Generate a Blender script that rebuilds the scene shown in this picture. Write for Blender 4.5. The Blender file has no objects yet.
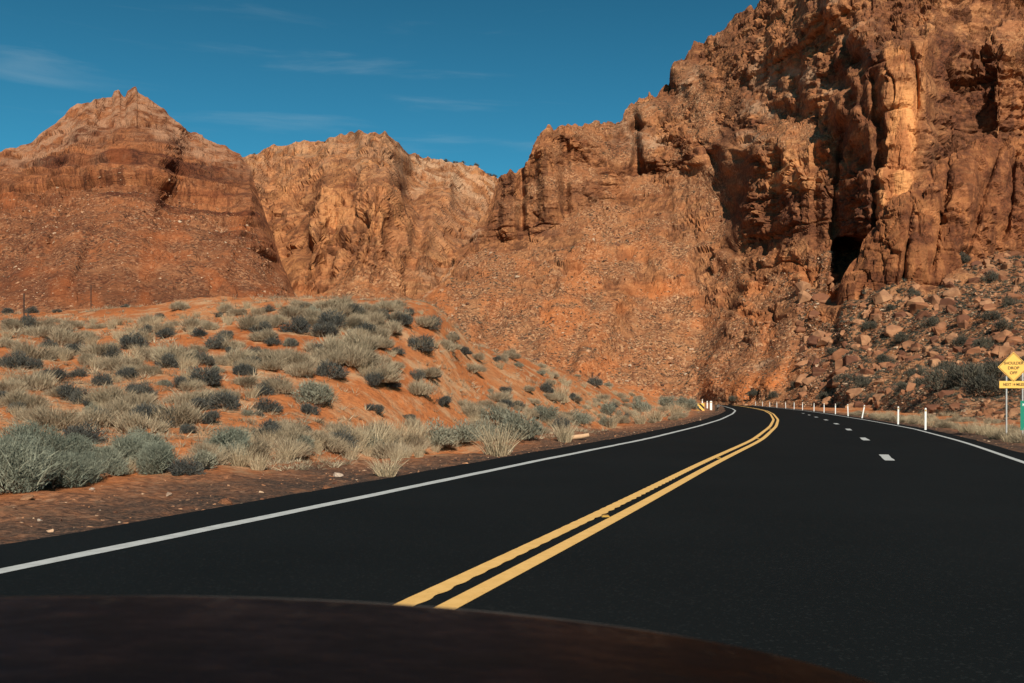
import bpy, bmesh, math, random
import numpy as np
from mathutils import Vector, Matrix

random.seed(7)
RNG = np.random.default_rng(11)
F = 1000.0            # focal length in pixels of a 1024-wide frame
HZ = 400.0            # image row of the horizon
CAMH = 1.4
scene = bpy.context.scene
COL = scene.collection
PI = math.pi

# ------------------------------------------------------------------ noise
def _hash(ix, iy, iz, seed):
    h = (ix.astype(np.int64) * 374761393 + iy.astype(np.int64) * 668265263 + iz.astype(np.int64) * 2147483647 + seed * 974634777) & 0xFFFFFFFF
    h = ((h ^ (h >> 13)) * 1274126177) & 0xFFFFFFFF
    h = ((h ^ (h >> 16)) * 2246822519) & 0xFFFFFFFF
    return (h ^ (h >> 13)) & 0xFFFFFFFF

def vnoise(x, y, z, seed=0):
    """smooth value noise, -1..1"""
    ix, iy, iz = np.floor(x), np.floor(y), np.floor(z)
    fx, fy, fz = x - ix, y - iy, z - iz
    fx = fx * fx * fx * (fx * (fx * 6 - 15) + 10); fy = fy * fy * fy * (fy * (fy * 6 - 15) + 10); fz = fz * fz * fz * (fz * (fz * 6 - 15) + 10)
    def c(a, b, d):
        return _hash(ix + a, iy + b, iz + d, seed) / 2147483648.0 - 1.0
    x00 = c(0,0,0) * (1 - fx) + c(1,0,0) * fx
    x10 = c(0,1,0) * (1 - fx) + c(1,1,0) * fx
    x01 = c(0,0,1) * (1 - fx) + c(1,0,1) * fx
    x11 = c(0,1,1) * (1 - fx) + c(1,1,1) * fx
    return (x00 * (1 - fy) + x10 * fy) * (1 - fz) + (x01 * (1 - fy) + x11 * fy) * fz

def fbm(x, y, z, oct=4, seed=0, gain=0.5):
    a, s, t = 1.0, 0.0, 0.0
    for o in range(oct):
        k = 2.03 ** o
        s = s + a * vnoise(x * k + 17.3 * o, y * k - 9.1 * o, z * k + 4.7 * o, seed + o)
        t += a; a *= gain
    return s / t * 1.5

def ridged(x, y, z, oct=3, seed=0):
    a, s, t = 1.0, 0.0, 0.0
    for o in range(oct):
        k = 2.1 ** o
        s = s + a * (1 - np.abs(vnoise(x * k + 7.7 * o, y * k + 3.3 * o, z * k, seed + o)) * 2)
        t += a; a *= 0.5
    return s / t

def voro(x, y, z, seed=0, jit=0.9, facet=False):
    """F1, F2, cell random (and a tilted plane through each cell when facet is set)"""
    ix, iy, iz = np.floor(x), np.floor(y), np.floor(z)
    f1 = np.full(x.shape, 9.0); f2 = np.full(x.shape, 9.0); cid = np.zeros(x.shape); fa = np.zeros(x.shape)
    for a in (-1, 0, 1):
        for b in (-1, 0, 1):
            for d in (-1, 0, 1):
                h = _hash(ix + a, iy + b, iz + d, seed)
                px = ix + a + 0.5 + jit * ((h & 1023) / 1023.0 - 0.5) - x
                py = iy + b + 0.5 + jit * (((h >> 10) & 1023) / 1023.0 - 0.5) - y
                pz = iz + d + 0.5 + jit * (((h >> 20) & 1023) / 1023.0 - 0.5) - z
                dd = np.sqrt(px * px + py * py + pz * pz)
                r = (((h ^ (h >> 15)) * 2246822519 >> 7) & 0xFFFF) / 65535.0
                closer = dd < f1
                f2 = np.where(closer, f1, np.minimum(f2, dd))
                cid = np.where(closer, r, cid)
                if facet:
                    g = (h * 668265263 >> 5) & 0xFFFFFF
                    fa = np.where(closer, px * ((g & 255) / 127.5 - 1) + py * (((g >> 8) & 255) / 127.5 - 1) + pz * (((g >> 16) & 255) / 127.5 - 1), fa)
                f1 = np.where(closer, dd, f1)
    return (f1, f2, cid, fa) if facet else (f1, f2, cid)

def sstep(a, b, x):
    t = np.clip((x - a) / (b - a), 0, 1)
    return t * t * (3 - 2 * t)

def box(x, a, b, e):
    return sstep(a - e, a + e, x) * (1 - sstep(b - e, b + e, x))

# ------------------------------------------------------------------ objects
def link(o):
    COL.objects.link(o); return o

def tag(o, label=None, cat=None, group=None, kind=None):
    if label: o['label'] = label
    if cat: o['category'] = cat
    if group: o['group'] = group
    if kind: o['kind'] = kind
    return o

def empty(name, loc=(0, 0, 0), rz=0.0):
    o = bpy.data.objects.new(name, None)
    o.location = loc; o.rotation_euler = (0, 0, rz); o.empty_display_size = 0.2
    return link(o)

def np_mesh(name, verts, faces, mats=(), smooth=False, attrs=None, midx=None):
    """faces: (n,3) or (n,4) int array"""
    me = bpy.data.meshes.new(name)
    verts = np.asarray(verts, np.float32); faces = np.asarray(faces, np.int32)
    k = faces.shape[1]
    me.vertices.add(len(verts)); me.vertices.foreach_set('co', verts.ravel())
    me.loops.add(faces.size); me.loops.foreach_set('vertex_index', faces.ravel())
    me.polygons.add(len(faces))
    me.polygons.foreach_set('loop_start', np.arange(0, faces.size, k, dtype=np.int32))
    me.polygons.foreach_set('loop_total', np.full(len(faces), k, np.int32))
    me.polygons.foreach_set('use_smooth', np.full(len(faces), smooth, bool))
    for m in mats: me.materials.append(m)
    if midx is not None: me.polygons.foreach_set('material_index', np.asarray(midx, np.int32))
    for nm, (dom, arr) in (attrs or {}).items():
        a = me.attributes.new(nm, 'FLOAT', dom); a.data.foreach_set('value', np.asarray(arr, np.float32).ravel())
    me.update(calc_edges=True)
    return me

def obj(name, me, parent=None, loc=None, rot=None):
    o = bpy.data.objects.new(name, me)
    if parent: o.parent = parent
    if loc is not None: o.location = loc
    if rot is not None: o.rotation_euler = rot
    return link(o)

def grid_faces(nr, nc, wrap=False):
    i = np.arange(nr - 1)[:, None]; j = np.arange(nc if wrap else nc - 1)[None, :]
    j2 = (j + 1) % nc
    a = i * nc + j; b = i * nc + j2; c = (i + 1) * nc + j2; d = (i + 1) * nc + j
    return np.stack([a, b, c, d], -1).reshape(-1, 4)

class MB:
    """collects boxes / tubes / prisms into one mesh"""
    def __init__(s): s.bm = bmesh.new()
    def box(s, c, d, rot=None, bevel=0.0):
        g = bmesh.ops.create_cube(s.bm, size=1.0)
        M = Matrix.Translation(c) @ (rot.to_4x4() if rot is not None else Matrix.Identity(4)) @ Matrix.Diagonal((*d, 1))
        bmesh.ops.transform(s.bm, matrix=M, verts=g['verts'])
        if bevel:
            es = list({e for v in g['verts'] for e in v.link_edges})
            bmesh.ops.bevel(s.bm, geom=es, offset=bevel, segments=2, affect='EDGES', profile=0.5)
        return s
    def prism(s, pts, y0, y1):
        """polygon in xz, extruded along y"""
        A = [s.bm.verts.new((x, y0, z)) for x, z in pts]; B = [s.bm.verts.new((x, y1, z)) for x, z in pts]
        s.bm.faces.new(A); s.bm.faces.new(B[::-1])
        n = len(pts)
        for i in range(n): s.bm.faces.new((A[(i + 1) % n], A[i], B[i], B[(i + 1) % n]))
        return s
    def tube(s, pts, rad, seg=8):
        rings = []
        for i, p in enumerate(pts):
            p = Vector(p)
            t = (Vector(pts[min(i + 1, len(pts) - 1)]) - Vector(pts[max(i - 1, 0)])).normalized()
            a = t.orthogonal().normalized(); b = t.cross(a)
            r = rad[i] if isinstance(rad, (list, tuple)) else rad
            rings.append([s.bm.verts.new(p + r * (math.cos(q) * a + math.sin(q) * b)) for q in [2 * PI * k / seg for k in range(seg)]])
        # keep rings aligned
        for A, B in zip(rings, rings[1:]):
            off = min(range(seg), key=lambda o: (A[0].co - B[o].co).length)
            B2 = B[off:] + B[:off]
            if (A[1].co - B2[1].co).length > (A[1].co - B2[-1].co).length: B2 = [B2[0]] + B2[:0:-1]
            B[:] = B2
            for k in range(seg): s.bm.faces.new((A[k], A[(k + 1) % seg], B[(k + 1) % seg], B[k]))
        s.bm.faces.new(rings[0][::-1]); s.bm.faces.new(rings[-1])
        return s
    def build(s, name, mat, parent=None, loc=None, rot=None, smooth=False):
        bmesh.ops.recalc_face_normals(s.bm, faces=s.bm.faces)
        me = bpy.data.meshes.new(name); s.bm.to_mesh(me); s.bm.free()
        me.materials.append(mat)
        if smooth:
            for p in me.polygons: p.use_smooth = True
        return obj(name, me, parent, loc, rot)

# ------------------------------------------------------------------ materials
class NT:
    def __init__(s, name, rough=0.9, spec=0.2):
        s.m = bpy.data.materials.new(name); s.m.use_nodes = True
        s.t = s.m.node_tree; s.t.nodes.clear()
        s.out = s.t.nodes.new('ShaderNodeOutputMaterial')
        s.b = s.t.nodes.new('ShaderNodeBsdfPrincipled')
        s.b.inputs['Roughness'].default_value = rough
        s.b.inputs['Specular IOR Level'].default_value = spec
        s.t.links.new(s.b.outputs[0], s.out.inputs[0])
        g = s.t.nodes.new('ShaderNodeNewGeometry'); s.pos = g.outputs['Position']; s.nrm = g.outputs['Normal']; s.geo = g
    def n(s, typ, **kw):
        x = s.t.nodes.new(typ)
        for k, v in kw.items(): setattr(x, k, v)
        return x
    def l(s, a, b): s.t.links.new(a, b)
    def put(s, sock, v):
        if isinstance(v, bpy.types.NodeSocket): s.l(v, sock)
        else: sock.default_value = v
    def scaled(s, v, sc):
        m = s.n('ShaderNodeVectorMath', operation='MULTIPLY'); s.l(v, m.inputs[0]); m.inputs[1].default_value = sc
        return m.outputs[0]
    def addv(s, a, b):
        m = s.n('ShaderNodeVectorMath', operation='ADD'); s.l(a, m.inputs[0]); s.l(b, m.inputs[1]); return m.outputs[0]
    def noise(s, v, sc=1.0, det=4.0, rough=0.55, dist=0.0, color=False):
        x = s.n('ShaderNodeTexNoise'); s.l(v, x.inputs['Vector'])
        x.inputs['Scale'].default_value = sc; x.inputs['Detail'].default_value = det
        x.inputs['Roughness'].default_value = rough; x.inputs['Distortion'].default_value = dist
        return x.outputs['Color' if color else 'Fac']
    def voro(s, v, sc=1.0, feat='F1', out='Distance', rnd=1.0):
        x = s.n('ShaderNodeTexVoronoi', feature=feat); s.l(v, x.inputs['Vector']); x.inputs['Scale'].default_value = sc
        x.inputs['Randomness'].default_value = rnd
        return x.outputs[out]
    def ramp(s, f, stops, interp='LINEAR'):
        r = s.n('ShaderNodeValToRGB'); s.l(f, r.inputs[0]); e = r.color_ramp.elements; r.color_ramp.interpolation = interp
        while len(e) < len(stops): e.new(0.5)
        for k, (p, c) in zip(e, stops):
            k.position = p; k.color = (*c, 1) if len(c) == 3 else c
        return r.outputs[0]
    def mix(s, f, a, b, mode='MIX'):
        x = s.n('ShaderNodeMix', data_type='RGBA', blend_type=mode); x.clamp_factor = True
        s.put(x.inputs[0], f)
        for i, v in ((6, a), (7, b)):
            if isinstance(v, bpy.types.NodeSocket): s.l(v, x.inputs[i])
            else: x.inputs[i].default_value = (*v, 1)
        return x.outputs[2]
    def math(s, op, a, b=0.0, c=None):
        x = s.n('ShaderNodeMath', operation=op); s.put(x.inputs[0], a); s.put(x.inputs[1], b)
        if c is not None: s.put(x.inputs[2], c)
        return x.outputs[0]
    def rng(s, v, a, b, c=0.0, d=1.0, smooth=True):
        x = s.n('ShaderNodeMapRange', interpolation_type='SMOOTHSTEP' if smooth else 'LINEAR'); s.l(v, x.inputs[0])
        for i, q in enumerate((a, b, c, d)): x.inputs[1 + i].default_value = q
        return x.outputs[0]
    def attr(s, name):
        x = s.n('ShaderNodeAttribute', attribute_name=name); return x.outputs['Fac']
    def objrand(s):
        return s.n('ShaderNodeObjectInfo').outputs['Random']
    def bump(s, h, strength=1.0, dist=0.1, prev=None):
        x = s.n('ShaderNodeBump'); x.inputs['Strength'].default_value = strength; x.inputs['Distance'].default_value = dist
        s.l(h, x.inputs['Height'])
        if prev is not None: s.l(prev, x.inputs['Normal'])
        return x.outputs[0]
    def done(s, col, normal=None):
        s.put(s.b.inputs['Base Color'], col if isinstance(col, bpy.types.NodeSocket) else (*col, 1))
        if normal is not None: s.l(normal, s.b.inputs['Normal'])
        return s.m

def sep_z(t, v):
    x = t.n('ShaderNodeSeparateXYZ'); t.l(v, x.inputs[0]); return x.outputs['Z']

def rock_material(name, sc, tint=(1, 1, 1), dark=1.0):
    """sc: size in metres of the coarse speckle"""
    t = NT(name, 0.95, 0.12)
    p = t.pos
    cl, pale, red, scar = t.attr('cliff'), t.attr('pale'), t.attr('red'), t.attr('scar')
    # bedded cliff colour
    warp = t.noise(p, 0.02 / sc, 3, color=True)
    pw = t.addv(p, t.scaled(warp, (5 * sc, 5 * sc, 7 * sc)))
    strata = t.noise(t.scaled(pw, (0.010 / sc, 0.010 / sc, 0.15 / sc)), 1.0, 6, 0.66)
    c1 = t.ramp(strata, [(0.30, (0.15, 0.058, 0.033)), (0.42, (0.29, 0.118, 0.056)), (0.50, (0.43, 0.195, 0.09)), (0.58, (0.31, 0.128, 0.062)), (0.68, (0.50, 0.265, 0.135)), (0.8, (0.37, 0.155, 0.074))])
    streak = t.noise(t.scaled(p, (0.30 / sc, 0.30 / sc, 0.035 / sc)), 1.0, 4, 0.6)
    c1 = t.mix(t.rng(streak, 0.50, 0.60, 0, 0.65), c1, (0.075, 0.034, 0.024))
    blot = t.noise(p, 0.09 / sc, 5, 0.6)
    c1 = t.mix(t.math('MULTIPLY', t.rng(blot, 0.50, 0.64, 0, 0.75), t.rng(streak, 0.6, 0.48)), c1, (0.49, 0.245, 0.118))
    c1 = t.mix(1.0, c1, t.ramp(t.attr('blk'), [(0.25, (0.62, 0.60, 0.60)), (0.5, (1.0, 1.0, 1.0)), (0.75, (1.22, 1.25, 1.28))]), 'MULTIPLY')
    fine = t.noise(p, 0.9 / sc, 4, 0.65)
    c1 = t.mix(t.rng(fine, 0.3, 0.75, 0.5, 0.0), c1, (0.10, 0.038, 0.022))
    # rubble slope colour
    big = t.noise(p, 0.035 / sc, 5, 0.6)
    c2 = t.ramp(big, [(0.32, (0.26, 0.108, 0.055)), (0.5, (0.41, 0.172, 0.077)), (0.66, (0.45, 0.24, 0.13))])
    cellc = t.voro(p, 1.5 / sc, out='Color')
    bw = t.n('ShaderNodeRGBToBW'); t.l(cellc, bw.inputs[0])
    rockc = t.ramp(bw.outputs[0], [(0.2, (0.11, 0.05, 0.032)), (0.42, (0.27, 0.115, 0.06)), (0.7, (0.45, 0.24, 0.13)), (0.88, (0.55, 0.36, 0.23))])
    rmask = t.math('MULTIPLY', t.rng(t.noise(p, 0.12 / sc, 4, 0.6), 0.36, 0.54), 0.88)
    c2 = t.mix(rmask, c2, rockc)
    dot = t.voro(p, 0.55 / sc, rnd=1.0)
    dmask = t.math('MULTIPLY', t.rng(dot, 0.2, 0.42, 1, 0), t.rng(t.noise(p, 0.06 / sc, 3), 0.42, 0.6))
    c2 = t.mix(t.math('MULTIPLY', dmask, 0.9), c2, (0.07, 0.048, 0.036))
    c2 = t.mix(t.rng(fine, 0.35, 0.7, 0.45, 0.0), c2, (0.12, 0.055, 0.034))
    col = t.mix(cl, c2, c1)
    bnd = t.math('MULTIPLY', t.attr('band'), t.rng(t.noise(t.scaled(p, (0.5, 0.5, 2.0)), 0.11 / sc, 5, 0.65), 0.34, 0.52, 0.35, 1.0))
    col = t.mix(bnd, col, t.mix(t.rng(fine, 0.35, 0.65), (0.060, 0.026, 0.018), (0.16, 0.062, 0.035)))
    # bright red-orange soil, pale caprock and the fresh scar keep their own colours
    col = t.mix(t.math('MULTIPLY', red, t.rng(fine, 0.3, 0.7, 1.0, 0.7)), col, (0.50, 0.165, 0.055))
    pn = t.math('MULTIPLY', pale, t.rng(t.noise(p, 0.13 / sc, 5, 0.65), 0.40, 0.60))
    col = t.mix(t.math('MULTIPLY', pn, 0.85), col, t.mix(fine, (0.33, 0.19, 0.12), (0.56, 0.39, 0.28)))
    scc = t.mix(t.rng(streak, 0.42, 0.62), (0.66, 0.315, 0.135), (0.40, 0.16, 0.07))
    col = t.mix(scar, col, scc)
    if tint != (1, 1, 1) : col = t.mix(1.0, col, tint, 'MULTIPLY')
    h1 = t.noise(p, 0.35 / sc, 6, 0.68)
    h3 = t.noise(t.scaled(pw, (0.15 / sc, 0.15 / sc, 0.9 / sc)), 1.0, 4, 0.6)
    nb = t.bump(h1, 0.8, 0.9 * sc)
    crk = t.rng(t.voro(t.addv(t.scaled(p, (1, 1, 0.7)), t.scaled(t.noise(p, 0.7 / sc, 3, color=True), (1.2 * sc,) * 3)), 0.3 / sc, feat='DISTANCE_TO_EDGE'), 0.0, 0.07)
    nb = t.bump(crk, 0.3, 0.6 * sc, nb)
    nb = t.bump(t.math('MULTIPLY', h3, cl), 0.5, 0.7 * sc, nb)
    return t.done(col, nb)

def stone_material(name, c_dark, c_mid, c_light, sc=1.0):
    t = NT(name, 0.93, 0.15)
    tc = t.n('ShaderNodeTexCoord').outputs['Object']
    r = t.objrand()
    n1 = t.noise(tc, 1.6 * sc, 5, 0.65)
    base = t.ramp(r, [(0.0, c_dark), (0.45, c_mid), (1.0, c_light)])
    col = t.mix(t.rng(n1, 0.35, 0.68, 0.55, 0.0), base, c_dark)
    st = t.noise(t.scaled(tc, (0.4, 0.4, 5.0)), sc, 3)
    col = t.mix(t.rng(st, 0.5, 0.7, 0, 0.35), col, c_light)
    nb = t.bump(t.noise(tc, 3.5 * sc, 6, 0.7), 0.7, 0.12)
    return t.done(col, nb)

def leaf_material(name, a, b, c, trans=0.0):
    t = NT(name, 0.85, 0.15)
    tone = t.attr('tone')
    r = t.objrand()
    f = t.math('ADD', t.math('MULTIPLY', tone, 0.8), t.math('MULTIPLY', r, 0.2))
    col = t.ramp(f, [(0.05, a), (0.5, b), (0.95, c)])
    return t.done(col)

def plain(name, col, rough=0.6, spec=0.3, metal=0.0, wear=0.25, sc=8.0):
    t = NT(name, rough, spec); t.b.inputs['Metallic'].default_value = metal
    tc = t.n('ShaderNodeTexCoord').outputs['Object']
    n = t.noise(tc, sc, 5, 0.65)
    c = t.mix(t.rng(n, 0.45, 0.75, 0, wear), col, tuple(0.45 * q for q in col))
    return t.done(c, t.bump(n, 0.1, 0.01))

# ------------------------------------------------------------------ road line (metres)
_cy = np.array([-60, -12, 6.9, 12.2, 21.9, 35, 52.8, 71, 100, 130, 160, 205, 260, 310, 420.])
_cx = np.array([-22.3, -6.76, -.53, 1.21, 4.27, 8.6, 13.8, 18.75, 26, 33, 39.2, 47.8, 58, 67, 86.])
def _smooth_curve():
    yy = np.linspace(-60, 420, 1921)
    xx = np.interp(yy, _cy, _cx)
    k = np.hanning(41); k /= k.sum()
    for _ in range(2):
        xp = np.concatenate([2 * xx[0] - xx[40:0:-1], xx, 2 * xx[-1] - xx[-2:-42:-1]])
        xx = np.convolve(xp, k, 'same')[40:-40]
    return yy, xx
RY, RX = _smooth_curve()
RT = np.gradient(RX, RY)
def cx(Y): return np.interp(Y, RY, RX)
def cosr(Y): return 1 / np.sqrt(1 + np.interp(Y, RY, RT) ** 2)
def road_d(X, Y): return (X - cx(Y)) * cosr(Y)
def road_pt(Y, d):
    tt = np.interp(Y, RY, RT); c = 1 / np.sqrt(1 + tt * tt)
    return cx(Y) + d * c, Y - d * tt * c
D_L = -5.05                    # left paved edge; left line at -3.85
def line_r(Y): return np.interp(Y, [0, 50, 63, 74, 110, 150, 190], [6.68, 6.66, 6.3, 6.0, 5.3, 4.6, 4.2])   # right edge line: the extra lane ends
def dash_d(Y): return np.interp(Y, [24, 36, 60, 85], [3.86, 3.66, 3.5, 3.3])
def D_R(Y): return line_r(Y) + 0.65

# ------------------------------------------------------------------ ground height
_mx = np.array([-900, -300, 0, 60, 100, 150, 180, 200, 260, 330, 400, 430, 445, 456, 470, 500, 520, 560, 600, 640, 680, 715, 760.])
_my = np.array([335, 326, 321, 322, 319, 317, 311, 307, 304, 302, 303, 308, 317, 327, 338, 350, 356, 370, 384, 394, 401, 404, 409.])
_mY = np.array([60, 62, 62, 64, 64, 63, 61, 60, 55, 51, 49, 49, 50, 51, 53, 57, 60, 70, 84, 108, 140, 165, 185.])
_mz = CAMH + (HZ - _my) * _mY / F
_sx = np.linspace(-900, 760, 831)
def _ksm(a, n):
    k = np.hanning(n); k /= k.sum()
    return np.convolve(np.pad(a, n, 'edge'), k, 'same')[n:-n]
_zc = _ksm(np.interp(_sx, _mx, _mz), 9); _Yc = _ksm(np.interp(_sx, _mx, _mY), 13)
def _base_tab():
    out = []
    yy = np.linspace(4, 260, 2000)
    for x in _sx:
        d = road_d((x - 512) / F * yy, yy)
        ok = np.where(d < -8.6)[0]
        out.append(yy[ok[0]] if len(ok) else 250.0)
    return np.array(out)
_Yb = _ksm(_base_tab(), 21)
_Yb = np.minimum(_Yb, _Yc - 8)

def gz(X, Y, detail=True):
    X = np.asarray(X, float); Y = np.asarray(Y, float)
    Ys = np.maximum(Y, 1.0)
    px = 512 + F * X / Ys
    front = (Y > 3)
    zc = np.interp(px, _sx, _zc); Yc = np.interp(px, _sx, _Yc); Yb = np.interp(px, _sx, _Yb)
    zc = zc * (1 - sstep(700, 755, px))
    t = np.clip((Y - Yb) / (Yc - Yb), 0, 1)
    prof = np.sin(t * PI / 2) ** 1.25
    # the bare bank under the dune edge is steeper low down
    bank = np.exp(-((px - 455) / 70.0) ** 2)
    prof = prof * (1 - bank) + bank * (0.35 * prof + 0.65 * sstep(0.10, 1.0, t))
    back = np.where(px < 300, 0.35, 0.9)
    fall = 1 - back * sstep(0.0, 1.1, (Y - Yc) / np.maximum(Yc, 1))
    z = np.where(front, zc * prof * np.where(Y > Yc, fall, 1.0), 0.0)
    d = road_d(X, Y)
    off = np.where(d < 0, D_L - d, d - D_R(Y))            # metres beyond the pavement edge
    z = z - 0.05 - 0.28 * sstep(1.0, 4.0, np.where(d > 0, off, 0)) * (1 - sstep(5, 12, off))
    if detail:
        k = sstep(0.1, 3.5, off)
        far = 1 - sstep(180, 500, np.hypot(X, Y))
        z = z + far * k * (0.30 * fbm(X / 6, Y / 6, X * 0, 3, 31) + 0.07 * fbm(X / 0.9, Y / 0.9, X * 0, 3, 37))
        z = z + far * sstep(0.0, 0.6, off) * (1 - k * 0.6) * 0.035 * fbm(X / 0.35, Y / 0.35, X * 0, 2, 41)
    z = np.where(off < 0, -0.10, z)
    return z

def to_px(p):
    return 512 + F * p[0] / p[1], HZ - F * (p[2] - CAMH) / p[1]

def hit_ground(px, py, y0=6.0, y1=190.0):
    yy = np.geomspace(y0, y1, 2600)
    X = (px - 512) / F * yy
    z = gz(X, yy)
    pr = HZ - F * (z - CAMH) / yy
    k = np.where(pr <= py)[0]
    i = k[0] if len(k) else len(yy) - 1
    return float(X[i]), float(yy[i]), float(z[i])

# ------------------------------------------------------------------ setting: ground
def build_ground():
    th = np.concatenate([np.radians(np.linspace(-34, 34, 1150)), np.radians(np.linspace(36, 324, 97))])   # azimuth from +Y
    rr = np.concatenate([np.geomspace(2.0, 6, 12)[:-1], np.geomspace(6, 190, 420), np.geomspace(200, 6000, 40)])
    R, T = np.meshgrid(rr, th, indexing='ij')
    X, Y = R * np.sin(T), R * np.cos(T)
    Z = gz(X, Y)
    d = road_d(X, Y)
    off = np.where(d < 0, D_L - d, d - D_R(Y))
    v = np.stack([X, Y, Z], -1).reshape(-1, 3)
    f = grid_faces(len(rr), len(th), wrap=True)
    c = len(v)
    v = np.vstack([v, [[0, 0, -0.1]]])
    verge = 1 - sstep(0.6, 2.6, off + 0.7 * fbm(X / 1.3, Y / 1.3, X * 0, 3, 5))
    track = 1 - sstep(2.2, 4.4, off + 0.9 * fbm(X / 2.3, Y / 2.3, X * 0, 3, 8))
    me = np_mesh('ground', v, f, [M_GROUND], smooth=True, attrs={'verge': ('POINT', np.append(verge.ravel(), 0)), 'track': ('POINT', np.append(track.ravel(), 0))})
    o = obj('ground', me)
    return tag(o, 'orange desert sand rising into a dune beside the road', 'ground', kind='structure')

def mat_ground():
    t = NT('desert_sand', 0.95, 0.1); p = t.pos
    big = t.noise(p, 0.13, 5, 0.6)
    col = t.ramp(big, [(0.3, (0.34, 0.105, 0.034)), (0.5, (0.46, 0.155, 0.052)), (0.7, (0.51, 0.225, 0.095))])
    fine = t.noise(p, 5.0, 6, 0.7)
    col = t.mix(t.rng(fine, 0.3, 0.6, 0.65, 0), col, (0.20, 0.066, 0.03))
    lit = t.noise(p, 0.7, 5, 0.7)
    col = t.mix(t.rng(lit, 0.48, 0.66, 0, 0.65), col, (0.50, 0.33, 0.19))
    # brown gravelly strip, then dark asphalt crumbs at the pavement edge
    tr = t.math('MULTIPLY', t.attr('track'), t.rng(t.noise(p, 1.1, 5, 0.65), 0.30, 0.55, 0.6, 1.0))
    c2 = t.mix(t.rng(t.noise(p, 7.0, 5, 0.7), 0.4, 0.62), (0.12, 0.058, 0.036), (0.36, 0.155, 0.075))
    cellc = t.voro(p, 11.0, out='Color'); bw = t.n('ShaderNodeRGBToBW'); t.l(cellc, bw.inputs[0])
    c2 = t.mix(t.rng(bw.outputs[0], 0.68, 0.80, 0, 0.7), c2, (0.36, 0.20, 0.12))
    col = t.mix(tr, col, c2)
    vg = t.math('MULTIPLY', t.attr('verge'), t.rng(t.noise(p, 2.5, 4, 0.6), 0.32, 0.52, 0.45, 1.0))
    c3 = t.mix(t.rng(t.noise(p, 16.0, 4, 0.7), 0.42, 0.66), (0.045, 0.034, 0.028), (0.17, 0.095, 0.062))
    col = t.mix(vg, col, c3)
    h = t.noise(p, 3.0, 7, 0.7)
    nb = t.bump(h, 0.8, 0.14)
    nb = t.bump(t.voro(p, 9.0), 0.35, 0.05, nb)
    return t.done(col, nb)

# ------------------------------------------------------------------ setting: mountains
def interp_knots(table, xs, counts):
    """table {x: [(y,Y),...]} -> arrays [row, col] of image y and depth"""
    kx = np.array(sorted(table)); kn = np.array([table[k] for k in kx], float)
    nk = kn.shape[1]
    ys = np.stack([np.interp(xs, kx, kn[:, i, 0]) for i in range(nk)])
    Ys = np.stack([np.interp(xs, kx, kn[:, i, 1]) for i in range(nk)])
    for a in (Ys,):
        for i in range(nk): a[i] = _ksm(a[i], 15)
    rows_y, rows_Y, rid = [], [], []
    for i in range(nk - 1):
        n = counts[i]
        for j in range(n):
            w = j / n
            rows_y.append(ys[i] * (1 - w) + ys[i + 1] * w); rows_Y.append(Ys[i] * (1 - w) + Ys[i + 1] * w); rid.append(i + w)
    rows_y.append(ys[-1]); rows_Y.append(Ys[-1]); rid.append(nk - 1.0)
    return np.array(rows_y), np.array(rows_Y), np.array(rid)

def _blur(a, n):
    k = np.hanning(n + 2)[1:-1]; k /= k.sum(); r = n // 2
    p = np.pad(a, r, 'edge')
    t = sum(k[i] * p[i:i + a.shape[0], :] for i in range(n))
    return sum(k[i] * t[:, i:i + a.shape[1]] for i in range(n))

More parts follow.
